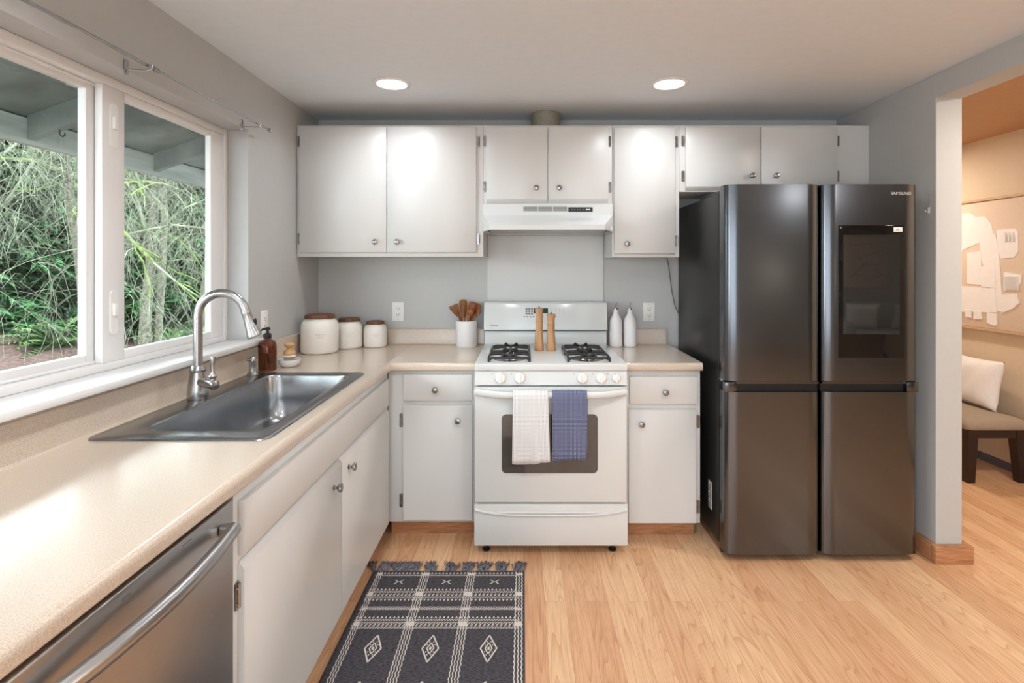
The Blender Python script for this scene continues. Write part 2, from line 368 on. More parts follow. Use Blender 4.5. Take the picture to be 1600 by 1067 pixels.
struct(B().box(XO, LX+.1, LY0-.1, 5.3, -0.08, 0).done('floor', M['floor']))
struct(B().box(XO, XR2-.06, LY0-.1, YB+.1, ZC, ZC+.1).done('ceiling', M['ceiling']))
struct(B().box(XR2-.06, XH+.1, 0.7, 5.3, ZC, ZC+.1).done('ceiling_hall', M['hall_ceil']))
struct(B().box(XR2-.06, XH+.1, LY0-.1, 0.7, ZC, ZC+.1).box(XH+.1, LX+.1, LY0-.1, LY1+.1, ZC, ZC+.1).done('ceiling_living', M['ceiling']))
struct(B().box(XO, XR2, YB, YB+.1, 0, ZC).done('wall_back', M['wall']))
b = B()
b.box(XO, XL, WY1, YB, 0, ZC).box(XO, XL, LY0, WY0, 0, ZC).box(XO, XL, WY0, WY1, 0, WZ0-.025).box(XO, XL, WY0, WY1, WZ1, ZC)
struct(b.done('wall_left', M['wall'], smooth=False))
b = B(); b.box(XR, XR2, 2.50, YB, 0, ZC, .004).box(XR, XR2, -0.6, 2.50, 2.205, ZC).box(XR, XR2, -0.9, -0.6, 0, ZC)
struct(b.done('wall_right', M['wall'], smooth=False))
struct(B().box(XH, XH+.1, LY1, 5.3, 0, ZC).done('wall_hall', M['hall_wall']))
struct(B().box(XR2, XH, 5.2, 5.3, 0, ZC).box(XR2-.001, XR2+.01, YB, 5.2, 0, ZC).done('wall_hall_end', M['hall_wall']))
struct(B().box(XL, LX, LY0-.1, LY0, 0, ZC).done('wall_rear', M['living_wall']))
struct(B().box(LX, LX+.1, LY0, LY1, 0, ZC).box(XH+.1, LX, LY1, LY1+.1, 0, ZC).done('wall_living', M['living_wall']))
# baseboards
b = B().prism([(XR, 0), (XR-.026, 0), (XR-.026, .068), (XR-.016, .083), (XR, .083)], 'y', 2.50, YB)
struct(b.done('baseboard_right', M['trimwood'], smooth=False))
struct(B().box(XR-.026, XR2+.03, 2.468, 2.499, 0, .083, .003).box(XR2, XR2+.03, 2.499, YB, 0, .083, .003).done('baseboard_column', M['trimwood']))
struct(B().box(XH-.012, XH, LY1, 5.2, 0, .055, .002).done('baseboard_hall', M['bluebase']))

# window sill (trim_1), thin board that runs past the recess
struct(B().box(XL-.11, XL+.05, WY0-.05, WY1+.10, WZ0-.025, WZ0, .006).done('trim_1', M['vinyl']), 'white painted window sill')
# window_1: vinyl slider. frame, left fixed pane, right sliding sash in front of it
XW = -1.385                               # inner face of the window frame
win = struct(thing('window_1', 'white vinyl sliding window over the sink', 'window', (XW, (WY0+WY1)/2, WZ0)))
del win['category']
def ring(bb, xa, xb, y0, y1, z0, z1, ws, wt, wb, bev=.004):
    bb.box(xa, xb, y0, y0+ws, z0, z1, bev).box(xa, xb, y1-ws, y1, z0, z1, bev)
    bb.box(xa, xb, y0+ws, y1-ws, z1-wt, z1, bev).box(xa, xb, y0+ws, y1-ws, z0, z0+wb, bev)
b = B(); ring(b, XW-.075, XW, WY0, WY1, WZ0, WZ1, .030, .030, .026); ring(b, XW-.075, XW-.028, WY0+.03, WY1-.03, WZ0+.026, WZ1-.03, .014, .010, .010)
b.done('window_frame', M['vinyl'], win)
YM = 1.73                                 # meeting stiles
b = B(); ring(b, XW-.062, XW-.034, WY0+.035, YM+.03, WZ0+.026, WZ1-.03, .058, .026, .034, .003); b.done('fixed_sash', M['vinyl'], win)
B().box(XW-.052, XW-.047, WY0+.09, YM-.026, WZ0+.056, WZ1-.052).done('window_pane', M['pane'], win)
b = B(); ring(b, XW-.030, XW-.004, YM, WY1-.031, WZ0+.026, WZ1-.03, .098, .026, .030, .003)
sash = b.done('sliding_sash', M['vinyl'], win)
# (the sliding sash: left stile wide, right stile slim)
B().box(XW-.020, XW-.015, YM+.095, WY1-.125, WZ0+.052, WZ1-.052).done('window_pane', M['pane'], win)
for zc in (1.88, 1.25):
    bb = B().prism(rrect(YM+.030, YM+.062, zc-.075, zc+.075, .016, 5), 'x', XW-.005, XW+.001)
    bb.box(XW, XW+.010, YM+.036, YM+.055, zc-.012, zc+.03, .003)
    bb.done('sash_latch', M['plastic'], win)
o = B().box(XW-.0465, XW-.0455, 1.30, 1.40, 1.10, 1.155).done('window_sticker', M['paper']); tag(o, 'small white card stuck to lower left of window glass', 'sticker')
B().box(XW-.0454, XW-.0450, 1.355, 1.38, 1.13, 1.145).box(XW-.0454, XW-.0450, 1.335, 1.35, 1.11, 1.116).done('printed_mark', M['greyprint'], o)

# curtain rod
XRD = XL+.075; ZR = 2.055
rod = thing('curtain_rod', 'thin chrome telescoping curtain rod above the window', 'curtain rod', (XRD, 1.7, ZR))
B().cyl((XRD, .70, ZR), (XRD, 1.74, ZR), .0058, n=12).done('rod_sleeve', M['nickel'], rod)
B().cyl((XRD, 1.73, ZR), (XRD, 2.50, ZR), .0043, n=12).done('rod_tube', M['nickel'], rod)
B().cyl((XRD, 1.72, ZR), (XRD, 1.745, ZR), .0078, n=12).done('collar', M['chrome'], rod)
B().cyl((XRD, 2.50, ZR), (XRD, 2.515, ZR), .008, n=12).ball((XRD, 2.52, ZR), .0095).done('finial', M['chrome'], rod)
for y in (1.70, 2.40):
    B().box(XL, XL+.004, y-.009, y+.009, ZR-.03, ZR+.02, .001).tube([(XL, y, ZR-.012), (XRD-.01, y, ZR-.016), (XRD+.012, y, ZR-.012), (XRD+.014, y, ZR+.004)], .004, 8).done('bracket', M['nickel'], rod)

# wall hook on right wall by the fridge
t = thing('wall_hook', 'tiny white hook on grey wall right of the refrigerator', 'hook', (XR, 2.545, 1.675))
B().box(XR-.004, XR, 2.539, 2.551, 1.66, 1.69, .001).tube([(XR-.004, 2.545, 1.672), (XR-.014, 2.545, 1.668), (XR-.018, 2.545, 1.678)], .0025, 8).done('hook_body', M['plastic'], t)

# recessed lights
for i, (cx, cy) in enumerate(CANS[:2]):
    t = thing('recessed_light', ['lit round ceiling downlight left, above the double-door wall cabinet', 'lit round ceiling downlight right, above the tall single-door wall cabinet'][i], 'ceiling light', (cx, cy, ZC), 'recessed ceiling lights')
    B().lathe(cx, cy, [(.073, ZC-.001), (.094, ZC-.001), (.094, ZC-.004), (.088, ZC-.008), (.076, ZC-.008), (.073, ZC-.005)], 40, close=True).done('trim_ring', M['plastic'], t)
    B().lathe(cx, cy, [(.073, ZC-.0015), (.073, ZC-.004), (.04, ZC-.0055), (0, ZC-.006)], 40).done('lens', M['lens'], t)

# ---------------------------------------------------------------- cabinets
def knob(c, n, par):
    """fluted round knob; n = outward direction"""
    n = Vector(n)
    b = B().lathe(0, 0, [(.010, 0), (.010, .002), (.0055, .004), (.005, .012), (.009, .015), (.0145, .019), (.016, .0235), (.0145, .028), (.009, .0305), (0, .031)], 20)
    for k in range(10):
        a = 2*PI*k/10
        b.ball((.0125*math.cos(a), .0125*math.sin(a), .0245), .0042, .0042, .0055, 8)
    b.turn(Matrix.Translation(c) @ n.to_track_quat('Z', 'Y').to_matrix().to_4x4())
    return b.done('knob', M['chrome'], par)
def hinge(c, n, par, h=.062):
    n = Vector(n); side = Vector((0, 0, 1)).cross(n)
    b = B().prism(rrect(-.0085, .0085, -h/2, h/2, .006, 3), 'z', 0, .0025)
    b.cyl((0.0045, -h*.42, .004), (0.0045, h*.42, .004), .0042, n=10)
    for s in (-1, 1): b.ball((-.004, s*h*.28, .003), .0025, n=8)
    m = Matrix((( side.x, 0, n.x, c[0]), (side.y, 0, n.y, c[1]), (0, 1, 0, c[2]), (0, 0, 0, 1)))
    b.turn(m)
    return b.done('hinge', M['chrome'], par)
YF = 2.985                                # wall-cabinet face
def wdoor(par, x0, x1, z0, z1, lip=.012, yf=YF, th=.018, name='door'):
    """slab door with finger-pull bevel under its bottom edge"""
    b = B().prism([(yf, z0), (yf-th, z0+lip), (yf-th, z1-.003), (yf-th+.003, z1), (yf, z1)], 'x', x0, x1, .0012, 1)
    return b.done(name, M['cab'], par)
def wall_cab(name, label, x0, x1, z0, z1, doors, knobs, hinges, lip, group='white wall cabinets'):
    t = thing(name, label, 'cabinet', ((x0+x1)/2, YB, z0), group)
    B().box(x0, x1, YF, YB-.001, z0, z1, .0015).done('cabinet_body', M['cab'], t)
    for (a, c, zb, zt), kn, hs in zip(doors, knobs, hinges):
        d = wdoor(t, a, c, zb, zt, lip)
        if kn: knob((kn[0], YF-.018, kn[1]), (0, -1, 0), d)
        for hx, hz in hs: hinge((hx, YF, hz), (0, -1, 0), d)
    return t
wall_cab('wall_cabinet', 'wide white double-door wall cabinet left of the range hood', -1.288, -.229, 1.457, 2.203,
         [(-1.266, -.776, 1.475, 2.192), (-.772, -.268, 1.475, 2.192)], [(-.836, 1.54), (-.712, 1.54)],
         [[(-1.276, 2.112), (-1.276, 1.558)], [(-.256, 2.112), (-.256, 1.558)]], .008)
wall_cab('wall_cabinet', 'short white double-door wall cabinet directly above the range hood', -.228, .503, 1.756, 2.203,
         [(-.211, .1355, 1.760, 2.192), (.139, .480, 1.760, 2.192)], [(.072, 1.844), (.200, 1.844)],
         [[(-.220, 2.115), (-.220, 1.855)], [(.490, 2.112), (.490, 1.852)]], .024)
wall_cab('wall_cabinet', 'narrow tall white single-door wall cabinet between hood and refrigerator', .504, .885, 1.454, 2.203,
         [(.514, .858, 1.469, 2.188)], [(.582, 1.529)], [[(.869, 2.11), (.869, 1.548)]], .008)
wall_cab('wall_cabinet', 'white double-door wall cabinet above the refrigerator', .886, 1.9645, 1.826, 2.203,
         [(.918, 1.341, 1.832, 2.190), (1.346, 1.776, 1.832, 2.190)], [(1.288, 1.913), (1.422, 1.913)],
         [[(.906, 2.115), (.906, 1.915)], [(1.786, 2.115), (1.786, 1.915)]], .022)

def base_door(par, x0, x1, z0, z1, yf=2.69, name='door', th=.018):
    b = B().prism([(yf, z0), (yf-th, z0), (yf-th, z1-.008), (yf-th+.010, z1), (yf, z1)], 'x', x0, x1, .0015, 1)
    return b.done(name, M['cab'], par)
def base_cab(label, x0, x1, drawer, door, dk, k, hx, hz, zb=.095):
    t = thing('base_cabinet', label, 'cabinet', ((x0+x1)/2, YB, 0), 'white base cabinets')
    B().box(x0, x1, 2.69, YB-.001, zb, .872, .0012).done('cabinet_body', M['cab'], t)
    B().box(x0, x1-.012, 2.755, 2.775, 0, zb-.001).box(x1-.03, x1-.012, 2.775, YB-.002, 0, zb-.001).done('toe_kick', M['trimwood'], t)
    d = B().box(drawer[0], drawer[1], 2.672, 2.69, drawer[2], drawer[3], .006, 2).done('drawer', M['cab'], t)
    knob((dk[0], 2.672, dk[1]), (0, -1, 0), d)
    d = base_door(t, *door); knob((k[0], 2.672, k[1]), (0, -1, 0), d)
    for z in hz: hinge((hx, 2.69, z), (0, -1, 0), d, .07)
base_cab('white base cabinet with drawer and door left of the range', -.693, -.246, (-.614, -.262, .716, .853), (-.614, -.260, .110, .698),
         (-.448, .777), (-.333, .621), -.627, (.615, .205))
base_cab('white base cabinet with drawer and door between range and refrigerator', .520, .905, (.540, .888, .700, .843), (.536, .880, .095, .677),
         (.719, .765), (.598, .603), .893, (.608, .172), .088)

# sink base cabinet along the left wall (faces +x)
XC = -.695
t = thing('sink_cabinet', 'long white sink base cabinet with two doors under the window', 'cabinet', (-1.0, 1.97, 0), 'white base cabinets')
b = B().box(XC-.019, XC, 1.256, 2.688, .095, .872, .001).box(XL+.002, XC-.019, 1.256, 1.274, .095, .872).box(XL+.002, XC-.019, 1.274, 2.688, .095, .113).box(XL+.002, XC-.02, 2.67, 2.688, .113, .872)
b.done('cabinet_body', M['cab'], t)
B().box(XC-.085, XC-.065, 1.256, 2.752, 0, .094).done('toe_kick', M['trimwood'], t)
B().box(XC, XC+.018, 1.275, 2.640, .704, .838, .004).done('false_front', M['cab'], t)
for y0, y1, ky, kz, hy in ((1.275, 1.955, 1.873, .615, 1.268), (1.960, 2.642, 2.03, .63, None)):
    bb = B().prism([(XC, .112), (XC+.018, .112), (XC+.018, .672), (XC+.005, .688), (XC, .688)], 'y', y0, y1, .0012, 1)
    d = bb.done('door', M['cab'], t); knob((XC+.018, ky, kz), (1, 0, 0), d)
    if hy:
        for z in (.61, .18): hinge((XC+.001, hy, z), (1, 0, 0), d, .07)

# dishwasher
t = thing('dishwasher', 'stainless dishwasher with bowed bar handle at left foreground', 'dishwasher', (-1.0, .94, 0))
B().box(-1.27, XC-.03, .640, 1.250, .03, .868).done('tub', M['black'], t)
B().box(XC-.10, XC-.07, .645, 1.245, 0, .095).done('toe_panel', M['black'], t)
d = B().box(XC-.028, XC+.012, .645, 1.238, .105, .858, .006, 3).done('door', M['steel'], t)
pts = []; rr = []
for i in range(25):
    u = i/24; y = .70 + u*.49; e = 1 - (2*u-1)**2
    pts.append((XC+.038 + .028*e, y, .812)); rr.append(.0155)
hd = B().tube(pts, rr, 14)
for y in (.705, 1.185):
    hd.box(XC+.012, XC+.045, y-.012, y+.012, .800, .824, .005)
hd.done('handle', M['steel'], t)
B().box(XC+.0115, XC+.0128, .893, .912, .8375, .8415, .0004, 1).done('badge', M['greyprint'], t)
B().box(XC+.0115, XC+.0125, 1.05, 1.08, .8465, .8485).done('indicator_mark', M['greyprint'], t)
# end cabinet that carries the near end of the worktop
t = thing('end_cabinet', 'white base cabinet at near end of the left counter, mostly out of frame', 'cabinet', (-1.0, .3, 0))
B().box(XL+.002, XC, .02, .635, .095, .872, .001).done('cabinet_body', M['cab'], t)
B().box(XL+.002, XC-.07, .03, .635, 0, .094).done('toe_kick', M['trimwood'], t)

# ---------------------------------------------------------------- worktops
ZT = .914
def edge_prof(xf, xb, sgn=1):
    """section of the slab: rolled front edge at xf, back at xb"""
    r = .019; pts = [(xb, .8735), (xf - sgn*.006, .8735), (xf, .8795)]
    for k in range(7):
        a = math.radians(90*k/6); pts.append((xf - sgn*r*(1-math.cos(a)), ZT - r + r*math.sin(a)))
    pts.append((xb, ZT)); return pts
SX0, SX1, SY0, SY1 = -1.243, -.722, 1.475, 2.405       # sink rim
BX0, BX1, BY0, BY1 = -1.137, -.772, 1.555, 2.352       # bowl opening
t = thing('countertop', 'L-shaped beige speckled laminate countertop holding the sink', 'countertop', (-.95, 1.6, ZT))
b = B()
b.prism(edge_prof(-.67, XL+.001), 'y', .0, BY0-.01).prism(edge_prof(-.67, BX1+.012), 'y', BY0-.01, BY1+.01)
b.box(XL+.001, BX0-.012, BY0-.01, BY1+.01, .8735, ZT)
b.prism(edge_prof(-.67, XL+.001), 'y', BY1+.01, 2.661).box(XL+.001, -.689, 2.661, YB-.001, .8735, ZT)
b.prism([(y, z) for y, z in edge_prof(2.652, YB-.001, -1)], 'x', -.689, -.246)
b.done('worktop', M['laminate'], t)
cove = [(0, 0), (.030, 0), (.022, .003), (.019, .010), (.019, .094), (.012, .100), (0, .100)]
bb = B().prism([(XL+.001 + u, ZT + v*1.11) for u, v in cove], 'y', 0, YB-.001)
bb.prism([(YB-.001 - u, ZT + v) for u, v in cove], 'x', XL+.02, -.246)
bb.done('backsplash', M['laminate'], t)
t = thing('countertop', 'short beige laminate countertop between range and refrigerator', 'countertop', (.71, 2.95, ZT))
b = B().prism(edge_prof(2.652, YB-.001, -1), 'x', .512, .908, .0008, 1); b.done('worktop', M['laminate'], t)
B().prism([(YB-.001 - u, ZT + v) for u, v in cove], 'x', .512, .892).done('backsplash', M['laminate'], t)

# ---------------------------------------------------------------- sink
t = thing('kitchen_sink', 'stainless steel single bowl drop-in sink below the window', 'sink', (-.98, 1.94, ZT))
def rl(x0, x1, y0, y1, r, z): return [(x, y, z) for x, y in rrect(x0, x1, y0, y1, r, 8)]
def ins(d, z, r): return rl(BX0+d, BX1-d, BY0+d, BY1-d, r, z)
lo = [rl(SX0, SX1, SY0, SY1, .035, ZT+.0006), rl(SX0+.002, SX1-.002, SY0+.002, SY1-.002, .034, ZT+.004), rl(SX0+.006, SX1-.006, SY0+.006, SY1-.006, .032, ZT+.006),
      ins(-.004, ZT+.006, .064), ins(0, ZT+.0045, .062), ins(.003, ZT-.002, .060), ins(.010, ZT-.10, .062), ins(.018, ZT-.165, .07), ins(.03, ZT-.187, .07), ins(.055, ZT-.198, .06), ins(.09, ZT-.201, .05)]
B().loops(lo, False, True).done('basin', M['sinksteel'], t, ang=50)
dx, dy = (BX0+BX1)/2, (BY0+BY1)/2+.05
B().lathe(dx, dy, [(.055, ZT-.2005), (.055, ZT-.197), (.044, ZT-.196), (.040, ZT-.2003)], 32, close=True).done('drain', M['chrome'], t)

# ---------------------------------------------------------------- faucet
fx, fy = -1.195, 1.925; z0 = ZT+.0065
t = thing('faucet', 'brushed nickel gooseneck pull-down faucet at back of the sink', 'faucet', (fx, fy, z0))
B().lathe(fx, fy, [(.034, z0), (.035, z0+.004), (.0345, z0+.03), (.031, z0+.055), (.026, z0+.085), (.0245, z0+.098), (.027, z0+.101), (.028, z0+.106), (.0245, z0+.111), (.0215, z0+.118), (.018, z0+.122)], 32).done('body', M['nickel'], t)
dirv = Vector((.99, .12, 0)).normalized(); R = .084
top = Vector((fx, fy, 1.222)); pts = [(fx, fy, z0+.118), (fx, fy, 1.12)]
for k in range(0, 19):
    a = PI - (PI - math.radians(12))*k/18
    p = top + dirv*(R + R*math.cos(a)) + Vector((0, 0, R*math.sin(a))); pts.append(tuple(p))
sp = B().tube(pts, .0160, 18); sp.done('spout', M['nickel'], t)
e = Vector(pts[-1]); dn = (Vector(pts[-1]) - Vector(pts[-2])).normalized(); dn = (dn + dirv*.03).normalized()
hb = B().lathe(0, 0, [(.0165, 0), (.0172, .002), (.0172, .012), (.0165, .014), (.0185, .045), (.0225, .078), (.0265, .094), (.0265, .099), (.022, .101), (0, .1005)], 24)
mt = Matrix.Translation(e) @ dn.to_track_quat('Z', 'Y').to_matrix().to_4x4(); hb.turn(mt)
sh = hb.done('spray_head', M['nickel'], t)
bt = e + dn*.045 + dirv*.020
B().ball(bt, .005, .008, .017, 12).done('spray_button', M['black'], sh)
lz = z0+.062; ld = Vector((.86, -.5, 0)).normalized()
p0 = Vector((fx, fy, lz)) + ld*.015
lv = B().tube([p0, p0+ld*.03, p0+ld*.062, p0+ld*.0625, p0+ld*.0655, p0+ld*.066, p0+ld*.092, p0+ld*.100, p0+ld*.103], [.0165, .0165, .0165, .0155, .0155, .0175, .0185, .015, .006], 20)
lv.done('valve_barrel', M['nickel'], t)
q = p0 + ld*.082
lev = B().lathe(q.x, q.y, [(.011, lz+.012), (.0095, lz+.020), (.013, lz+.026), (.0135, lz+.030), (.0085, lz+.036), (.0065, lz+.048), (.009, lz+.078), (.0105, lz+.094), (.0095, lz+.099), (0, lz+.100)], 18)
lev.done('lever', M['nickel'], t)

# soap dispenser in the sink deck
sx, sy = -1.205, 2.335
t = thing('soap_dispenser', 'small brushed nickel soap pump in the sink deck', 'soap dispenser', (sx, sy, z0))
B().lathe(sx, sy, [(.026, z0), (.0265, z0+.004), (.022, z0+.010), (.0165, z0+.016), (.0155, z0+.03), (.0155, z0+.055), (.018, z0+.059), (.0185, z0+.068), (.015, z0+.078), (.006, z0+.084), (0, z0+.085)], 24).done('pump_body', M['nickel'], t)
B().tube([(sx, sy, z0+.068), (sx+.0, sy-.03, z0+.074), (sx+.002, sy-.062, z0+.078)], [.0075, .006, .0045], 10).done('nozzle', M['nickel'], t)

# ---------------------------------------------------------------- range hood
RX0, RX1 = -.239, .505
t = thing('range_hood', 'white under-cabinet range hood with vents and a dark control strip', 'range hood', (.133, YB, 1.60))
hx0, hx1 = -.227, .502
b = B()
zb, zl, zs, zt = 1.598, 1.624, 1.690, 1.753
ys, yfh = 2.952, 2.790
def hl(z, fx0, fx1, yf): return [(hx0, YB-.012, z), (hx0, ys, z), (fx0, yf, z), (fx1, yf, z), (hx1, ys, z), (hx1, YB-.012, z)]
b.loops([hl(zt, hx0+.0005, hx1-.0005, ys-.0005), hl(zs, hx0+.0005, hx1-.0005, ys-.0006), hl(zl, -.174, .433, yfh), hl(zb, -.174, .433, yfh),
         [(hx0+.01, YB-.022, zb), (hx0+.01, ys+.004, zb), (-.170, yfh+.01, zb), (.429, yfh+.01, zb), (hx1-.01, ys+.004, zb), (hx1-.01, YB-.022, zb)],
         [(hx0+.01, YB-.022, zb+.022), (hx0+.01, ys+.004, zb+.022), (-.170, yfh+.01, zb+.022), (.429, yfh+.01, zb+.022), (hx1-.01, ys+.004, zb+.022), (hx1-.01, YB-.022, zb+.022)]], True, True)
b.done('hood_shell', M['enamel'], t, ang=15)
for x0 in (-.001, .0825, .166):
    g = B().box(x0, x0+.079, ys-.0012, ys+.001, 1.712, 1.7395)
    gr = g.done('vent_grille', M['greyprint'], t)
    g = B()
    for k in range(5): g.box(x0, x0+.079, ys-.003, ys-.001, 1.7135+k*.0058, 1.7155+k*.0058)
    g.done('grille_slats', M['panel'], gr)
cp = B().box(.252, .389, ys-.0025, ys, 1.709, 1.735, .0008, 1).done('control_strip', M['black'], t)
g = B()
for k in range(5): g.box(.268+k*.016, .276+k*.016, ys-.0032, ys-.002, 1.718, 1.724)
g.done('switch_marks', M['greyprint'], cp)
B().box(.350, .3585, ys-.0032, ys-.002, 1.719, 1.7255).box(.3605, .366, ys-.0032, ys-.002, 1.719, 1.7255).box(.3675, .374, ys-.0032, ys-.002, 1.719, 1.7255).done('maker_mark', M['plastic'], cp)
B().box(hx0+.012, hx1-.012, 2.90, 3.25, zb+.006, zb+.021).done('grease_filter', M['steel'], t)
for x in (-.20, .475): B().cyl((x, 2.965, zb-.004), (x, 2.965, zb+.008), .009, n=12).done('mounting_screw', M['chrome'], t)

o = B().box(-.2275, .502, YB-.006, YB-.0005, .95, 1.597, .001, 1).done('splash_panel', M['panel']); tag(o, 'pale grey metal splash panel on wall behind the range', 'splash panel')
# duct from hood cabinet through the ceiling
t = thing('vent_duct', 'speckled round duct collar between cabinet top and ceiling', 'duct', (.133, 3.165, 2.205))
B().lathe(.133, 3.165, [(.087, 2.2045), (.087, 2.318), (.083, 2.318), (.083, 2.2045)], 40, close=True).done('duct_pipe', M['duct'], t)

# ---------------------------------------------------------------- gas range
RYF = 2.547
t = thing('gas_range', 'white freestanding gas range with oven between the base cabinets', 'stove', (.133, 2.9, 0))
B().box(RX0+.002, RX1-.002, RYF+.03, 3.285, .052, .895, .002).done('range_body', M['enamel'], t)
# cooktop: shallow tray with raised rim
ct = B().box(RX0, RX1, RYF-.004, 3.20, .897, .931, .005, 3)
ct.done('cooktop', M['enamel'], t)
# backguard: lower riser + leaning control panel
B().box(RX0+.001, RX1-.001, 3.19, 3.285, .9, 1.012, .002).done('backguard_riser', M['enamel'], t)
pf = [(3.285, 1.016), (3.158, 1.016), (3.152, 1.021), (3.186, 1.176), (3.194, 1.184), (3.285, 1.184)]
bg_ = B().prism(pf, 'x', RX0, RX1, .003, 2).done('backguard_panel', M['enamel'], t)
B().box(RX0+.004, RX1-.004, 3.17, 3.28, 1.011, 1.017).done('panel_gap', M['black'], t)
ang = math.atan2(3.186-3.152, 1.176-1.021)
def on_panel(x, z, d=0.0008):           # point on the leaning face
    return (x, 3.152 + (z-1.021)*math.tan(ang) - d, z)
def pquad(bb, x0, x1, z0, z1, d=.0008):
    bb.poly([on_panel(x0, z0, d), on_panel(x1, z0, d), on_panel(x1, z1, d), on_panel(x0, z1, d)]); return bb
g = B()
for (xa, xb, za, zc) in ((-.013, .272, 1.083, 1.084), (-.013, .272, 1.1645, 1.1655), (-.013, -.012, 1.083, 1.1655), (.271, .272, 1.083, 1.1655)): pquad(g, xa, xb, za, zc)
g.done('keypad_outline', M['panel'], bg_, smooth=False)
pquad(B(), .062, .148, 1.118, 1.149, .001).done('clock_display', M['greenlcd'], bg_, smooth=False)
g = B()
for r_ in range(3):
    for c_ in range(3): pquad(g, .012 + c_*.0165, .0245 + c_*.0165, 1.111 + r_*.014, 1.121 + r_*.014, .001)
g.done('digit_keys', M['greyprint'], bg_, smooth=False); g = B()
for c_ in range(9): pquad(g, .0 + c_*.0185 + (.04 if c_ > 6 else 0), .010 + c_*.0185 + (.04 if c_ > 6 else 0), 1.095, 1.101, .001)
g.done('function_keys', M['greyprint'], bg_, smooth=False); g = B()
for r_ in range(3):
    for c_ in range(4): pquad(g, .168 + c_*.024, .174 + c_*.024, 1.116 + r_*.0125, 1.1185 + r_*.0125, .001)
g.done('indicator_marks', M['greyprint'], bg_, smooth=False)
text('maker_name', 'KENMORE', .0105, M['blackprint'], bg_, on_panel(-.177, 1.047, .001), (PI/2 - ang, 0, 0), .0002)
# knob fascia
fs = B().prism([(RYF+.03, .826), (RYF, .826), (RYF+.010, .895), (RYF+.03, .895)], 'x', RX0+.001, RX1-.001, .002, 1)
fs = fs.done('knob_fascia', M['enamel'], t)
for kx, r_ in ((-.113, .028), (-.019, .028), (.2845, .028), (.376, .028), (.449, .0225)):
    bb = B().lathe(0, 0, [(r_*1.05, 0), (r_*1.05, .003), (r_*.96, .006), (r_*.90, .016), (r_*.78, .021), (0, .0235)], 28)
    bb.box(-.006, .006, -r_*.92, r_*.92, .010, .030, .003)
    bb.turn(Matrix.Translation((kx, RYF+.0045, .861)) @ Matrix.Rotation(PI/2 - .14, 4, 'X'))
    bb.done('burner_knob', M['plastic'], t)
    B().box(kx-.040, kx-.037, RYF+.004, RYF+.0075, .8785, .8815).done('knob_mark', M['greyprint'], fs)
# oven door with window and bowed bar
od = B().box(RX0+.001, RX1-.003, RYF-.002, RYF+.035, .256, .818, .006, 3).done('oven_door', M['enamel'], t)
B().prism(rrect(-.106, .360, .400, .686, .022), 'y', RYF-.0035, RYF, .001, 1).done('oven_window', M['ovenglass'], od)
pts = []; rr = []
for i in range(29):
    u = i/28; e = min(1, 4.6*min(u, 1-u)); e = math.sin(e*PI/2)
    pts.append((RX0+.004 + u*(RX1-RX0-.012), RYF-.004 - .043*e, .795 - .004*e)); rr.append(.0125)
bb = B().tube(pts, rr, 14); bb.turn(Matrix.Translation((0, 0, .795)) @ Matrix.Diagonal((1, 1, 1.35, 1)) @ Matrix.Translation((0, 0, -.795)))
bb.box(RX0+.001, RX0+.03, RYF-.014, RYF, .776, .814, .006).box(RX1-.036, RX1-.004, RYF-.014, RYF, .776, .814, .006)
bb.done('oven_handle', M['enamel'], od)
dr = B().box(RX0-.001, RX1+.001, RYF-.003, RYF+.034, .048, .249, .005, 2).done('storage_drawer', M['enamel'], t)
def gro(u, v):                            # smile-shaped lip along the drawer top
    x = RX0+.003 + u*(RX1-RX0-.006); e = 1-(2*u-1)**4; zc = .226 - .028*e
    a = v*PI; return (x, RYF-.003 - .010*math.sin(a), zc + .006*math.cos(a))
B().grid(gro, 30, 8).done('drawer_lip', M['enamel'], dr)
def gro2(u, v):
    x = -.147 + u*.56; a = v*PI; e = min(1, 8*min(u, 1-u))
    return (x, RYF-.003 - .009*math.sin(a)*e, .211 + .007*math.cos(a)*e)
B().grid(gro2, 24, 8).done('drawer_pull', M['enamel'], dr)
for x in (-.185, .440):
    for y in (RYF+.055, 3.2): B().lathe(x, y, [(.019, 0), (.019, .008), (.010, .012), (.008, .053)], 16).done('foot', M['black'], t)
# grates and burners
def grate(x0, x1, y0, y1):
    zt_, zb_ = .957, .932; b = B(); r_ = .0062
    ym = (y0+y1)/2; xm = (x0+x1)/2
    def bar(*p): b.tube(p, r_, 8)
    q = .018
    for x in (x0, x1): bar((x, y0, zb_), (x, y0+.008, zt_-.008), (x, y0+q, zt_-.006), (x, y1-q, zt_-.006), (x, y1-.008, zt_-.008), (x, y1, zb_))
    for y in (y0+.004, y1-.004): bar((x0, y, zb_+.008), (x0+q*.5, y, zt_-.009), (x0+q, y, zt_-.006), (x1-q, y, zt_-.006), (x1-q*.5, y, zt_-.009), (x1, y, zb_+.008))
    for s in (-1, 1):
        bar((xm + s*(x1-x0)/2, ym, zt_-.006), (xm + s*.045, ym, zt_), (xm + s*.022, ym, zt_-.003))
        bar((xm, ym + s*(y1-y0)/2, zt_-.006), (xm, ym + s*.045, zt_), (xm, ym + s*.022, zt_-.003))
        for s2 in (-1, 1): bar((xm + s*.038, ym + s2*(y1-y0)*.49, zt_-.005), (xm + s*.030, ym + s2*(y1-y0)*.44, zt_+.008), (xm + s*.018, ym + s2*(y1-y0)*.38, zt_-.001))
    return b.done('burner_grate', M['iron'], t)
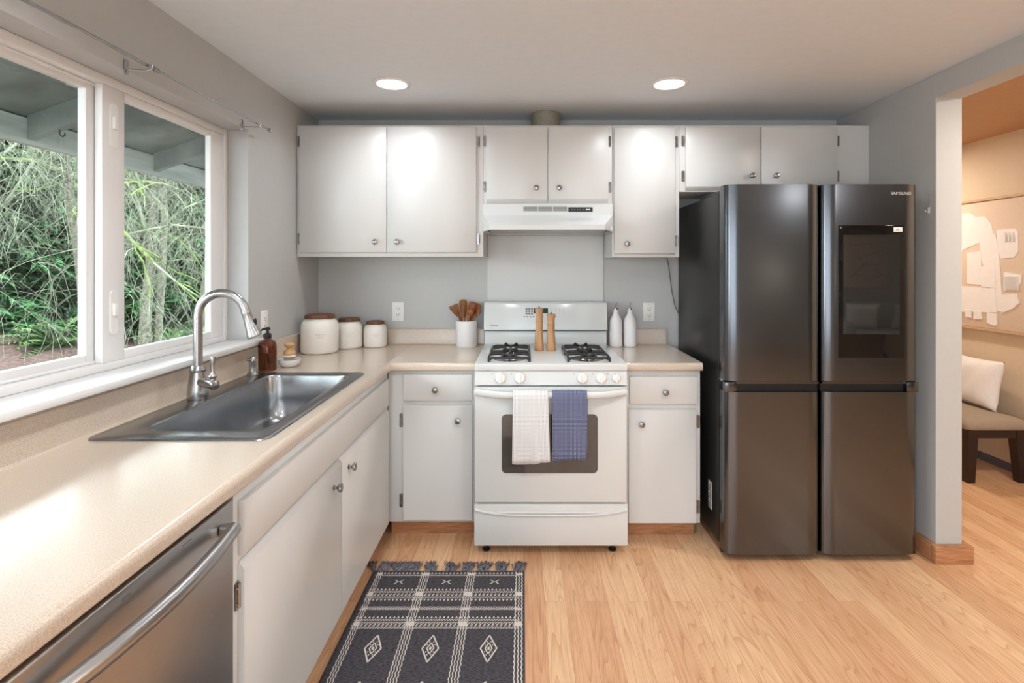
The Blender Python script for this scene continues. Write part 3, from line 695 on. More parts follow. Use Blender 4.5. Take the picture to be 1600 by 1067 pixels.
for x0, x1 in ((-.172, .030), (.222, .426)):
    for y0, y1 in ((2.590, 2.785), (2.795, 2.990)):
        xm, ym = (x0+x1)/2, (y0+y1)/2
        B().lathe(xm, ym, [(.085, .9312), (.078, .9316), (.045, .932), (.040, .938), (.038, .940), (0, .940)], 28).done('drip_pan', M['chrome'], t)
        B().lathe(xm, ym, [(.034, .9385), (.034, .944), (.030, .947), (0, .948)], 24).done('burner_cap', M['iron'], t)
        grate(x0, x1, y0, y1)

# pepper mills
def mill(x, y, h, label):
    z = .9312; t = thing('pepper_mill', label, 'pepper mill', (x, y, z), 'pepper mills on the range')
    hb = h*.70
    B().lathe(x, y, [(.0265, z), (.027, z+.003), (.0265, z+.02), (.0235, z+hb*.45), (.0205, z+hb*.75), (.0205, z+hb*.92), (.0215, z+hb)], 28).done('mill_body', M['oakmill'], t)
    B().lathe(x, y, [(.0205, z+hb+.001), (.0215, z+hb+.004), (.0195, z+hb*1.06), (.0205, z+h*.86), (.0245, z+h*.965), (.0235, z+h*.985), (.004, z+h*.987)], 28).done('mill_head', M['oakmill'], t)
    B().lathe(x, y, [(.003, z+h*.985), (.003, z+h*1.0), (.005, z+h*1.005), (.006, z+h*1.025), (0, z+h*1.035)], 14).done('mill_knob', M['chrome'], t)
mill(.088, 2.945, .238, 'taller wooden pepper mill standing on the range between the grates')
mill(.154, 2.935, .208, 'shorter wooden pepper mill standing on the range between the grates')

# towels hung over the oven bar
def towel(name_label, x0, x1, zbot, zback, mt, group, skew=0, fl=.0):
    """two hanging layers joined over the bar"""
    yh, zh, r = RYF-.046, .7905, .0205
    Ltop = []
    n = 40
    path = []                               # (y, z) from front hem over the bar to the back hem
    for k in range(16): path.append((yh - r - .006*math.sin(k/15*PI*.8), zbot + (zh-zbot)*k/15))
    for k in range(1, 9):
        a = PI - PI*k/9; path.append((yh + r*math.cos(a), zh + .002 + r*1.0*math.sin(a)))
    for k in range(1, 13): path.append((yh + r*.55 - .002, zh - (zh-zback)*k/12))
    b = bmesh.new(); uv = b.loops.layers.uv.new('UVMap'); V = []; nu = 26
    ln = [0]
    for p, q in zip(path, path[1:]): ln.append(ln[-1] + math.hypot(q[0]-p[0], q[1]-p[1]))
    for i in range(nu+1):
        u = i/nu; row = []
        for j, (y, z) in enumerate(path):
            front = 1 if j < 16 else 0
            low = (zh - z)/(zh - zbot) if front else 0
            x = x0 + u*(x1-x0) + low*skew*(u-.3)
            wv = .005*low*math.sin(u*7.5+fl) + .0025*math.sin(u*15+1+fl)*low
            zz = z - (.006*math.sin(u*4+fl) if j == 0 else 0)
            if j >= 24: x += .006
            row.append(b.verts.new((x, y - abs(wv)*1.1, zz)))
        V.append(row)
    for i in range(nu):
        for j in range(len(path)-1):
            f = b.faces.new((V[i][j], V[i+1][j], V[i+1][j+1], V[i][j+1]))
            for lp, (a, c) in zip(f.loops, ((i, j), (i+1, j), (i+1, j+1), (i, j+1))): lp[uv].uv = (a/nu*(x1-x0), ln[c])
    bmesh.ops.recalc_face_normals(b, faces=b.faces)
    bmesh.ops.solidify(b, geom=list(b.faces), thickness=.0035)
    o = B(); me = bpy.data.meshes.new('dish_towel'); b.to_mesh(me); b.free(); me.materials.append(mt)
    me.polygons.foreach_set('use_smooth', [True]*len(me.polygons))
    o = bpy.data.objects.new('dish_towel', me); C.objects.link(o)
    return tag(o, name_label, 'towel', group)
towel('white waffle-weave dish towel hanging on the oven handle', -.050, .116, .474, .50, M['towelw'], 'dish towels on the oven handle', .014, .4)
towel('slate blue waffle-weave dish towel hanging on the oven handle', .136, .300, .484, .515, M['towelb'], 'dish towels on the oven handle', -.004, 2.0)

# ---------------------------------------------------------------- refrigerator
FX0, FX1, FYF = .959, 1.879, 2.490
t = thing('refrigerator', 'black stainless four-door refrigerator with a door screen', 'refrigerator', (1.41, 2.9, 0))
B().box(FX0+.006, FX1-.006, FYF+.108, 3.27, .04, 1.762, .004).done('fridge_body', M['fridgeside'], t)
B().box(FX0+.02, FX1-.02, FYF+.06, FYF+.12, .02, .06).done('base_grille', M['black'], t)
B().box(FX0+.008, FX1-.008, FYF+.075, FYF+.108, .05, 1.755).done('door_gasket', M['black'], t)
B().box(FX0+.02, FX1-.02, FYF+.045, FYF+.42, 1.763, 1.782, .004).done('hinge_cover', M['fridgeside'], t)
def fprof(x0, x1):
    """door section: flat face with softly rounded vertical edges"""
    y0, y1 = FYF, FYF+.074; pts = [(x0, y1)]
    n = 10; rx, ry = .075, .030
    for k in range(n+1):
        a = PI/2*k/n; pts.append((x0 + rx*(1-math.cos(a))*.9 + .0005, y0 + ry*(1-math.sin(a))))
    for k in range(n+1):
        a = PI/2*(1-k/n); pts.append((x1 - rx*(1-math.cos(a))*.9 - .0005, y0 + ry*(1-math.sin(a))))
    pts.append((x1, y1)); return pts
GX = 1.4175
doors = []
for x0, x1 in ((FX0, GX-.004), (GX+.004, FX1)):
    d = B().prism(fprof(x0, x1), 'z', .858, 1.793).done('upper_door', M['blacksteel'], t, ang=30); doors.append(d)
    l = B().prism(fprof(x0, x1), 'z', .035, .806).done('lower_door', M['blacksteel'], t, ang=30)
    B().box(x0+.003, x1-.003, FYF+.032, FYF+.074, .806, .846).done('pull_recess', M['black'], l)
    B().box(x0+.004, x1-.004, FYF+.018, FYF+.05, .842, .853).done('recess_lip', M['blacksteel'], l)
    xa = x0 if x0 < 1.2 else x1-.055
    B().box(xa, xa+.055, FYF+.006, FYF+.06, .806, .852, .002).done('recess_end', M['blacksteel'], l)
ud = doors[1]
sc = B().box(1.494, 1.806, FYF-.0025, FYF+.004, .970, 1.598, .0015, 2).done('screen_surround', M['blackglass'], ud)
B().box(1.515, 1.783, FYF-.0032, FYF-.002, 1.082, 1.553).done('display', M['screen'], sc)
B().box(1.500, 1.508, FYF-.0033, FYF-.002, 1.583, 1.592).done('camera_dot', M['greyprint'], sc)
st = B().box(1.754, 1.795, FYF-.0036, FYF-.0024, 1.567, 1.589, .0004, 1).done('screen_sticker', M['plastic'], sc)
B().box(1.766, 1.772, FYF-.0042, FYF-.003, 1.578, 1.583).box(1.7735, 1.779, FYF-.0042, FYF-.003, 1.578, 1.583).box(1.763, 1.786, FYF-.0042, FYF-.003, 1.5725, 1.574).done('sticker_print', M['greyprint'], st)
text('maker_name', 'SAMSUNG', .0185, M['silverprint'], ud, (1.791, FYF-.0004, 1.7495), (PI/2, 0, 0), .0004, sx=1.13)
lb = B().box(FX0+.0045, FX0+.006, 2.690, 2.735, .155, .294).done('rating_label', M['plastic'], t)
g = B()
for k in range(9): g.box(FX0+.0038, FX0+.0048, 2.694, 2.731 - (k % 3)*.008, .165+k*.0135, .172+k*.0135)
g.done('label_print', M['greyprint'], lb)
for x in (FX0+.03, FX1-.03):
    for y in (FYF+.10, 3.2): B().lathe(x, y, [(.018, 0), (.018, .02), (.01, .022), (.01, .045)], 14).done('foot', M['black'], t)
for z in (.846,): B().box(FX0-.001, FX0+.018, FYF+.05, FYF+.10, z, z+.014, .002).done('middle_hinge', M['chrome'], t)

# fridge power cord hanging from under the narrow cabinet
o = B().tube([(.893, 3.285, 1.47), (.906, 3.285, 1.42), (.918, 3.286, 1.33), (.932, 3.287, 1.23), (.95, 3.288, 1.15), (.985, 3.288, 1.08)], .0035, 8).done('power_cord', M['greyprint'])
tag(o, 'thin dark power cord on wall left of the refrigerator', 'cord')

# ---------------------------------------------------------------- outlets
def outlet(c, n, label):
    t = thing('wall_outlet', label, 'outlet', c, 'white wall outlets')
    n = Vector(n); side = Vector((0, 0, 1)).cross(n); mm = Matrix(((side.x, 0, n.x, c[0]), (side.y, 0, n.y, c[1]), (0, 1, 0, c[2]), (0, 0, 0, 1)))
    B().box(-.037, .037, -.059, .059, 0, .006, .003).turn(mm).done('cover_plate', M['plastic'], t)
    d = B().box(-.017, .017, -.034, .034, .005, .008, .001).turn(mm).done('socket_insert', M['plastic'], t)
    s = B()
    for z in (-.019, .019):
        s.box(-.009, -.0065, z-.004, z+.006, .0078, .0086).box(.0055, .008, z-.004, z+.006, .0078, .0086).cyl((0, z-.009, .0076), (0, z-.009, .0086), .0028, n=10)
    s.turn(mm).done('slots', M['blackprint'], d)
    s = B()
    for z in (-.049, .049): s.cyl((0, z, .0055), (0, z, .0068), .003, n=10)
    s.turn(mm).done('plate_screws', M['panel'], t)
outlet((-.788, YB-.0005, 1.118), (0, -1, 0), 'white wall outlet on back wall above the canisters')
outlet((.788, YB-.0005, 1.115), (0, -1, 0), 'white wall outlet on back wall right of the oil bottles')
outlet((XL+.0005, 2.605, 1.125), (1, 0, 0), 'white wall outlet on left wall between window and corner')

# ---------------------------------------------------------------- small things on the worktop
zc = ZT + .0004
def canister(x, y, r, h, rl_, lid_h, label):
    t = thing('canister', label, 'canister', (x, y, zc), 'cream canisters with wooden lids')
    c = .30*r
    pr = [(r*.90, zc), (r*.97, zc+.006), (r, zc+.016), (r, zc+h*.70)]
    for k in range(1, 7):
        a = PI/2*k/6; pr.append((rl_*1.0 + (r-rl_)*math.cos(a), zc + h*.70 + h*.26*math.sin(a)))
    pr += [(rl_*.985, zc+h), (rl_*.9, zc+h)]
    bd = B().lathe(x, y, pr, 48).done('jar_body', M['cream'], t, ang=60)
    B().lathe(x, y, [(rl_*.95, zc+h+.0005), (rl_*1.04, zc+h+.001), (rl_*1.05, zc+h+lid_h*.5), (rl_*1.02, zc+h+lid_h), (rl_*.9, zc+h+lid_h*1.1), (0, zc+h+lid_h*1.1)], 40).done('lid', M['walnut'], t)
    # embossed word panel
    g = B(); ca = math.atan2(0-y, .15-x)
    for row, n in ((0, 6), (1, 4)):
        for k in range(n):
            a0 = ca + (k-n/2)*.085; a1 = a0+.055; z_ = zc+h*(.56 - row*.075)
            P = lambda a, z: (x + (r+.0006)*math.cos(a), y + (r+.0006)*math.sin(a), z)
            g.poly([P(a0, z_), P(a1, z_), P(a1, z_+h*.035), P(a0, z_+h*.035)])
    g.done('embossed_word', M['creamdark'], bd, smooth=False)
M['creamdark'] = mat('cream_embossing', srgb(214, 204, 190), 0.4, var=0.02)
canister(-1.158, 2.985, .1025, .193, .079, .021, 'large cream canister with wooden lid, biggest of three in the corner')
canister(-1.047, 3.152, .0765, .158, .059, .019, 'medium cream canister with wooden lid, middle one of three')
canister(-.902, 3.195, .0695, .137, .0515, .017, 'small cream canister with wooden lid, nearest the back wall outlet')

# amber soap bottle
x, y = -1.205, 2.470; r = .0405
t = thing('soap_bottle', 'amber glass soap bottle with black pump behind the sink', 'bottle', (x, y, zc))
pr = [(r*.85, zc), (r*.97, zc+.003), (r, zc+.009), (r, zc+.112), (r*.97, zc+.122), (r*.85, zc+.133), (r*.6, zc+.142), (.016, zc+.146), (.0145, zc+.150), (.0145, zc+.158)]
ri = [(max(q-.003, .001), z) for q, z in reversed(pr[1:])]; ri = [(q, z+.0 if z > zc+.02 else z+.004) for q, z in ri] + [(0, zc+.006)]
bb = B().lathe(x, y, pr + ri, 36); bb.done('glass_body', M['amber'], t, ang=60)
B().lathe(x, y, [(r-.0042, zc+.0075), (r-.0042, zc+.085), (0, zc+.085)], 30).done('liquid_soap', M['ambersoap'], t)
pm = B().lathe(x, y, [(.0175, zc+.151), (.018, zc+.153), (.018, zc+.170), (.014, zc+.174), (.007, zc+.176), (.006, zc+.190), (.013, zc+.191), (.0135, zc+.199), (.009, zc+.203), (0, zc+.203)], 22)
pm.tube([(x, y, zc+.196), (x-.012, y-.02, zc+.196), (x-.017, y-.03, zc+.190)], [.006, .005, .004], 8)
pm.done('pump', M['black'], t)
# dish with brush
x, y = -1.145, 2.565
t = thing('brush_dish', 'small white ceramic dish holding the scrub brush', 'dish', (x, y, zc), None)
B().lathe(x, y, [(.028, zc), (.034, zc+.002), (.047, zc+.014), (.053, zc+.030), (.0535, zc+.0365), (.0505, zc+.0365), (.048, zc+.028), (.040, zc+.012), (.028, zc+.006), (0, zc+.006)], 36).done('dish_bowl', M['whiteware'], t, ang=60)
t = thing('scrub_brush', 'round wooden dish brush with tan bristles standing in dish', 'brush', (x, y, zc+.007))
g = B(); zz = zc+.0075
for k in range(90):
    a = k*2.39996; q = .0235*math.sqrt(k/90); g.tube([(x + q*1.12*math.cos(a), y + q*1.12*math.sin(a), zz), (x + q*math.cos(a), y + q*math.sin(a), zz+.042)], .0011, 5)
g.done('bristles', M['bristle'], t)['kind'] = 'stuff'
B().lathe(x, y, [(.0265, zz+.040), (.0285, zz+.042), (.0285, zz+.047), (.0265, zz+.049)], 28).done('collar', M['whiteware'], t)
B().lathe(x, y, [(.0265, zz+.0492), (.0285, zz+.056), (.026, zz+.066), (.016, zz+.074), (.0105, zz+.080), (.0125, zz+.086), (.0205, zz+.092), (.0235, zz+.098), (.021, zz+.105), (.011, zz+.109), (0, zz+.110)], 28).done('wooden_handle', M['beech'], t)

# utensil crock and utensils
kx, ky, kr, kh = -.348, 3.195, .0645, .158
t = thing('utensil_crock', 'white ceramic utensil crock left of the range', 'crock', (kx, ky, zc))
B().lathe(kx, ky, [(kr*.94, zc), (kr, zc+.005), (kr, zc+kh-.003), (kr-.003, zc+kh), (kr-.006, zc+kh-.003), (kr-.006, zc+.012), (0, zc+.010)], 48).done('crock_wall', M['whiteware'], t)
def utensil(name, label, foot, topc, outline, mt, thick=.007, holes=None, dish=0.0, yaw=0.0):
    """handle from foot to head plus a head plate with given half-outline [(w, s)] along the axis"""
    a = Vector(foot); c = Vector(topc); ax = (c-a).normalized()
    t = thing(name, label, name.split('_')[-1] if name != 'slotted_turner' else 'spatula', tuple(a), 'wooden utensils in the crock')
    side = Vector((math.cos(yaw), math.sin(yaw), 0)); side = (side - ax*side.dot(ax)).normalized(); nn = ax.cross(side).normalized()
    L_ = outline[0][1]
    B().tube([a, a + (c-a)*.4, c + ax*L_*.2, c + ax*(L_+.012)], [.0065, .0075, .0085, .006], 10).done('handle', mt, t)
    poly_ = [(p[0], p[1]) for p in outline] + [(-(p[2] if len(p) > 2 else p[0]), p[1]) for p in reversed(outline)]
    b2 = B()
    if holes:
        # prongs: solid root plus separate tines
        (w0, s0, s1, s2) = holes
        b2.prism([(w0*.45, outline[0][1]), (w0, s0), (w0, s1), (-w0, s1), (-w0, s0), (-w0*.45, outline[0][1])], 'z', -thick/2, thick/2, .001, 1)
        for q in (-1, -.333, .333, 1):
            xc_ = q*(w0-.0045); b2.box(xc_-.0045, xc_+.0045, s1-.002, s2, -thick/2, thick/2, .0015, 1)
    else:
        b2.prism(poly_, 'z', -thick/2, thick/2, .0014, 1)
        if dish: bmesh.ops.subdivide_edges(b2.bm, edges=list(b2.bm.edges), cuts=1)
        if dish:
            for v in b2.bm.verts: v.co.z += dish*(v.co.x/.03)**2
    b2.turn(Matrix(((side.x, ax.x, nn.x, c.x), (side.y, ax.y, nn.y, c.y), (side.z, ax.z, nn.z, c.z), (0, 0, 0, 1))))
    b2.done('head', mt, t, ang=50)
oval = lambda w_, l_, s0=0: [(w_*math.sin(PI*min(.999, (.06+.94*k/12)))**.62 if k < 12 else .001, s0 + l_*k/12) for k in range(13)]
zi = zc+.013; rimz = zc+kh
utensil('wooden_turner', 'reddish wooden turner with slanted edge, leftmost in the crock', (kx+.02, ky+.012, zi), (kx-.042, ky+.006, rimz+.022), [(.006, 0, .010), (.012, .03, .026), (.018, .062, .037), (.021, .080, .043)], M['acacia'], yaw=.15)
utensil('serving_spoon', 'tall round-topped golden wooden spoon at back of the crock', (kx-.006, ky-.02, zi), (kx-.020, ky+.030, rimz+.040), [(.010, -.03), (.018, 0), (.024, .04), (.0255, .066), (.022, .08), (.012, .088)], M['acacia2'], yaw=.2, dish=.004)
utensil('wooden_spatula', 'narrow wooden spatula standing upright at middle of the crock', (kx-.01, ky-.03, zi), (kx-.012, ky-.022, rimz+.01), [(.007, 0), (.012, .02), (.0135, .075), (.012, .084)], M['acacia2'], yaw=.9)
utensil('slotted_turner', 'four-tined wooden fork standing at front right of the crock', (kx-.02, ky+.005, zi), (kx+.020, ky-.022, rimz+.025), [(.008, 0)], M['acacia'], holes=(.0215, .025, .045, .086), yaw=-.1)
utensil('flat_spatula', 'broad flat wooden spatula at back right of the crock', (kx-.02, ky+.02, zi), (kx+.024, ky+.035, rimz+.030), [(.008, 0), (.018, .025), (.022, .075), (.020, .081)], M['acacia'], yaw=0)
utensil('wooden_spoon', 'oval wooden spoon leaning to the right in the crock', (kx-.025, ky-.012, zi), (kx+.043, ky+.0, rimz+.020), oval(.029, .092), M['acacia'], yaw=-.1, dish=.004)

# oil bottles
for bx, lab in ((.562, 'white ceramic oil bottle with steel spout, nearer the range'), (.648, 'white ceramic oil bottle with steel spout, nearer the outlet')):
    by = 3.195; t = thing('oil_bottle', lab, 'bottle', (bx, by, zc), 'white oil bottles'); r = .0385
    B().lathe(bx, by, [(r*.9, zc), (r*.98, zc+.003), (r, zc+.009), (r, zc+.140), (r*.97, zc+.153), (r*.88, zc+.168), (r*.70, zc+.183), (r*.48, zc+.196), (.0155, zc+.206), (.0145, zc+.222), (.012, zc+.224), (0, zc+.224)], 36).done('bottle_body', M['whiteware'], t, ang=60)
    sp_ = B().lathe(bx, by, [(.0125, zc+.2245), (.0135, zc+.226), (.013, zc+.231), (.006, zc+.234), (0, zc+.234)], 18)
    sp_.tube([(bx, by, zc+.232), (bx, by, zc+.252), (bx+.003, by-.002, zc+.268)], [.0035, .003, .0028], 8)
    sp_.done('pour_spout', M['chrome'], t)

# ---------------------------------------------------------------- rug
RGX0, RGX1, RGY1, RGY0 = -.690, .005, 2.410, .80
t = thing('woven_rug', 'charcoal fringed rug with ivory woven bands and diamonds on the floor', 'rug', ((RGX0+RGX1)/2, 1.6, .0))
zr = .0075; zw = zr + .0006
b = B().box(RGX0, RGX1, RGY0, RGY1, .0005, zr, .003, 2, m=0)
lift = [0.0]
def q4(p): b.poly([(x, y, zw + lift[0]) for x, y in p], 1)
def rect(x0, x1, y0, y1): q4([(x0, y0), (x1, y0), (x1, y1), (x0, y1)])
def tri_row(y, h, up=1, p=.0165):
    x = RGX0+.022
    while x < RGX1-.03: q4([(x, y), (x+p*.66, y), (x+p*.33, y+h*up)]); x += p
def dash_row(y, h, p=.0105, sl=.009, wd=.0052):
    x = RGX0+.020
    while x < RGX1-.03: q4([(x, y), (x+wd, y), (x+wd+sl, y+h), (x+sl, y+h)]); x += p
def block_row(y, h, p=.0165, wd=.008):
    x = RGX0+.020
    while x < RGX1-.028:
        rect(x, x+wd, y, y+h*.45); rect(x+wd*.5, x+wd*1.3, y+h*.55, y+h); x += p
tri_row(2.383, .013); dash_row(2.366, .010)
bands = [(2.268, 2.186)]
tri_row(2.262, .014); dash_row(2.246, .011); block_row(2.226, .015); dash_row(2.209, .011); tri_row(2.203, .014, -1)
dash_row(2.134, .013, .0105, .011, .006); dash_row(2.149, .006, .0105, .005, .005)
tri_row(2.083, .014); dash_row(2.068, .011); dash_row(2.053, .010); block_row(2.037, .014); dash_row(2.024, .010)
# the same sequence again further along
for dy in (-.58, -1.0):
    if 2.083+dy > RGY0+.02: tri_row(2.083+dy, .014); dash_row(2.068+dy, .011); block_row(2.047+dy, .014); dash_row(2.030+dy, .011)
cols = [(-.663, -.640), (-.462, -.426), (-.256, -.219), (-.036, -.004)]
for i, (a, c) in enumerate(cols):
    w_ = c-a; n = 3 if i in (0, 3) else 4; lw = w_/(n*2-1)*1.0
    for k in range(n):
        lift[0] = .0004; x = a + 2*k*lw
        y = RGY1-.012; s_ = 0
        while y > RGY0+.03:                 # twined columns: short staggered stitches
            o_ = .0012*(1 if s_ % 2 else -1); rect(x+o_+lw*.15, x+lw*.85+o_, y-.0125, y); y -= .0128; s_ += 1
    lift[0] = .0008
    for yb_, h_ in ((2.236, .026), (2.050, .028), (2.379, .012), (2.138, .012)): rect(a+.003, c-.003, yb_-h_/2, yb_+h_/2)
lift[0] = 0.0
def line(p0, p1, w_=.005):
    d = Vector((p1[0]-p0[0], p1[1]-p0[1])); n_ = Vector((-d.y, d.x)).normalized()*w_/2
    q4([(p0[0]+n_.x, p0[1]+n_.y), (p1[0]+n_.x, p1[1]+n_.y), (p1[0]-n_.x, p1[1]-n_.y), (p0[0]-n_.x, p0[1]-n_.y)])
cxs = (-.551, -.341, -.128)
def diamond(cx, cy):
    hw, hh = .030, .067
    P = [(cx, cy+hh), (cx+hw, cy), (cx, cy-hh), (cx-hw, cy)]
    for i in range(4): line(P[i], P[(i+1) % 4], .0055)
    P = [(cx, cy+.028), (cx+.013, cy), (cx, cy-.028), (cx-.013, cy)]
    for i in range(4): line(P[i], P[(i+1) % 4], .0045)
    rect(cx-.004, cx+.004, cy-.007, cy+.007)
    for sx_, sy_ in ((1, 1), (1, -1), (-1, 1), (-1, -1)):
        for k in (0, 1): rect(cx+sx_*(.007+k*.007)-.0018, cx+sx_*(.007+k*.007)+.0018, cy+sy_*(.032-k*.014)-.003, cy+sy_*(.032-k*.014)+.003)
for cx in cxs:
    for s in (-1, 1):
        line((cx+s*.004, 2.322), (cx+s*.019, 2.337), .0045); line((cx+s*.004, 2.322), (cx+s*.019, 2.307), .0045)
    line((cx-.008, 2.322), (cx+.008, 2.322), .004)
    diamond(cx, 1.920); diamond(cx, 1.70)
    diamond(cx, 1.30)
b.done('woven_field', [M['rugdark'], M['ruglight']], t)
M['tassel'] = mat('charcoal_fringe_yarn', srgb(58, 56, 64), 0.95, var=0.3, nscale=90, col2=srgb(120, 116, 120))
rnd = random.Random(3)
for px in (-.705, -.648, -.580, -.548, -.505, -.425, -.335, -.262, -.190, -.105, -.022):
    g = B(); lean = rnd.uniform(-.012, .012) + (-.022 if px < -.7 else 0) + (.018 if px > -.03 else 0); wd = .052
    for k in range(46):
        x0 = px + rnd.uniform(-wd*.45, wd*.45); ln = rnd.uniform(.05, .088); x0 = max(x0, RGX0+.002)
        bx = lean + rnd.uniform(-.02, .02); z_ = rnd.uniform(.004, .014)
        g.tube([(x0, RGY1-.003, .006), (x0+bx*.3, RGY1+ln*.35, z_+.004), (x0+bx*.8+rnd.uniform(-.004, .004), RGY1+ln*.7, z_), (x0+bx, RGY1+ln, .003)], [.0026, .0025, .0022, .0014], 5)
    g.done('tassel', M['tassel'], t)

# ---------------------------------------------------------------- hall: bench, cushion, wall art
bx0, bx1, by0, by1 = 2.855, 3.265, 3.375, 4.60
t = thing('upholstered_bench', 'dark wood bench with taupe tweed seat against the beige hall wall', 'bench', (3.06, 4.0, 0))
def seatp(u, v):
    a = u*2*PI; return None
g = B()
rr_ = rrect(bx0, bx1, by0, by1, .03, 5); cxm, cym = 3.06, 3.9875
def sl(f, d, z): return [(cxm + (x-cxm)*1 - (d if x > cxm else -d), cym + (y-cym) - (d if y > cym else -d), z) for x, y in rr_]
g.loops([sl(1, .012, .342), sl(1, 0, .350), sl(1, -.002, .375), sl(1, .008, .398), sl(1, .035, .412), sl(1, .09, .420), sl(1, .15, .424)]).done('seat_cushion', M['tweed'], t, ang=70)
g = B()
for (xa, xb, ya, yb) in ((bx0+.02, bx1-.02, by0+.015, by0+.04), (bx0+.02, bx1-.02, by1-.04, by1-.015), (bx0+.015, bx0+.04, by0+.02, by1-.02), (bx1-.04, bx1-.015, by0+.02, by1-.02)):
    g.box(xa, xb, ya, yb, .290, .342)
g.done('apron', M['espresso'], t)
for lx, s in ((bx0+.012, 1), (bx1-.012, -1)):
    for ly, s2 in ((by0+.012, 1), (by1-.012, -1)):
        w1, w2 = .068, .048
        def sq(w_, z): return [(lx, ly, z), (lx+s*w_, ly, z), (lx+s*w_, ly+s2*w_, z), (lx, ly+s2*w_, z)]
        B().loops([sq(w2, 0), sq(w1, .30), sq(w1, .341)]).done('leg', M['espresso'], t, smooth=False)
def pillow(name, label, loc, sx_, sz_, th, rot, mt, piping=True):
    g = B()
    def f(sgn):
        def fn(u, v):
            a, c = 2*u-1, 2*v-1
            px = a*sx_/2*(1-.10*(1-abs(a))*0 - .07*(1-c*c)); pz = c*sz_/2*(1-.07*(1-a*a))
            e = max(0, (1-a**4))*max(0, (1-c**4)); y = sgn*th/2*(e**.55)
            y += sgn*.004*math.sin(9*a+4*c)*e
            return (px, y, pz)
        return fn
    g.grid(f(1), 24, 24); g.grid(f(-1), 24, 24)
    bmesh.ops.remove_doubles(g.bm, verts=g.bm.verts, dist=.0004); bmesh.ops.recalc_face_normals(g.bm, faces=g.bm.faces)
    from mathutils import Euler
    g.turn(Matrix.Translation(loc) @ Euler(rot).to_matrix().to_4x4())
    return tag(g.done(name, mt, None, ang=80), label, 'cushion')
pillow('throw_pillow', 'white linen cushion leaning on wall on the taupe bench', (3.20, 3.76, .590), .48, .34, .13, (.18, 0, PI/2), M['linen'])
# wall art: beige canvas with layered white paper shapes
AX = XH - .03
t = thing('wall_art', 'large beige abstract collage of white paper pieces on hall wall', 'picture', (XH, 3.75, .95))
B().box(AX, XH-.001, 3.05, 4.75, .962, 1.868, .002).done('canvas', M['canvas'], t)
g = B(); yA, yB_, zA, zB = 3.05, 4.75, .962, 1.868
g.box(AX-.012, XH-.001, yA-.018, yA-.001, zA-.018, zB+.018).box(AX-.012, XH-.001, yB_+.001, yB_+.018, zA-.018, zB+.018).box(AX-.012, XH-.001, yA-.001, yB_+.001, zB+.001, zB+.018).box(AX-.012, XH-.001, yA-.001, yB_+.001, zA-.018, zA-.001)
g.done('frame', M['slat'], t)
shapes = [  # (y, z) outlines on the canvas
    [(4.30, 1.80), (3.88, 1.795), (3.83, 1.76), (3.75, 1.757), (3.70, 1.70), (3.685, 1.62), (3.80, 1.57), (4.0, 1.50), (4.3, 1.47)],
    [(3.80, 1.60), (3.67, 1.63), (3.64, 1.50), (3.62, 1.20), (3.60, 1.10), (3.62, 1.07), (3.66, 1.10), (3.72, 1.30), (3.78, 1.45)],
    [(3.66, 1.655), (3.52, 1.655), (3.50, 1.63), (3.498, 1.50), (3.53, 1.46), (3.63, 1.455), (3.65, 1.55)],
    [(3.90, 1.50), (3.78, 1.51), (3.78, 1.265), (3.90, 1.27)],
    [(3.78, 1.40), (3.67, 1.40), (3.66, 1.25), (3.78, 1.25)],
    [(4.3, 1.25), (3.67, 1.245), (3.655, 1.08), (3.98, 1.055), (4.3, 1.09)],
    [(3.60, 1.36), (3.475, 1.345), (3.48, 1.29), (3.50, 1.27), (3.50, 1.24), (3.60, 1.235)],
    [(3.64, 1.20), (3.51, 1.215), (3.49, 1.16), (3.53, 1.12), (3.60, 1.085), (3.64, 1.09)],
    [(3.73, 1.075), (3.655, 1.07), (3.655, .99), (3.68, .985), (3.73, 1.0)],
    [(3.84, 1.08), (3.78, 1.075), (3.775, 1.02), (3.84, 1.015)], [(3.91, 1.08), (3.86, 1.08), (3.86, 1.02), (3.91, 1.025)],
    [(4.65, 1.70), (4.40, 1.75), (4.36, 1.35), (4.6, 1.30)]]
for i, sh_ in enumerate(shapes):
    B().prism(sh_, 'x', AX-.0025-.0007*i, AX+.001).done('paper_piece', M['paper'], t, smooth=False)
g = B()
for k in range(9): g.box(AX-.014, AX-.006, 3.50, 3.595, 1.25+k*.010, 1.2545+k*.010)
for yy in (3.59, 3.565, 3.535): g.tube([(AX-.006, yy, 1.63), (AX-.010, yy-.004, 1.60), (AX-.008, yy-.002, 1.575), (AX-.005, yy+.004, 1.572)], .005, 6)
g.done('paper_strips', M['paper'], t)

# ---------------------------------------------------------------- living room seen mirrored in the refrigerator
sx0, sx1, syb = 4.35, 6.35, LY0+.03
t = thing('sofa', 'pale grey sofa mirrored in the dark refrigerator screen', 'sofa', (5.3, -2.6, 0))
B().box(sx0, sx1, syb+.02, syb+.90, .12, .34, .03, 3).done('sofa_base', M['sofa'], t)
B().box(sx0, sx1, syb, syb+.24, .34, .86, .05, 4).done('backrest', M['sofa'], t)
for xa, xb in ((sx0, sx0+.18), (sx1-.18, sx1)): B().box(xa, xb, syb+.24, syb+.90, .34, .62, .04, 4).done('armrest', M['sofa'], t)
for xa, xb in ((sx0+.19, 5.345), (5.355, sx1-.19)): B().box(xa, xb, syb+.25, syb+.88, .342, .47, .04, 4).done('seat_cushion', M['sofa'], t)
for xa in (sx0+.08, sx1-.08):
    for ya in (syb+.1, syb+.82): B().cyl((xa, ya, 0), (xa, ya, .12), .02, .025, 12).done('leg', M['espresso'], t)
pillow('throw_pillow', 'pale cushion on the left of the sofa mirrored in screen', (4.95, syb+.36, .66), .46, .40, .15, (-.25, 0, .2), M['linen'])
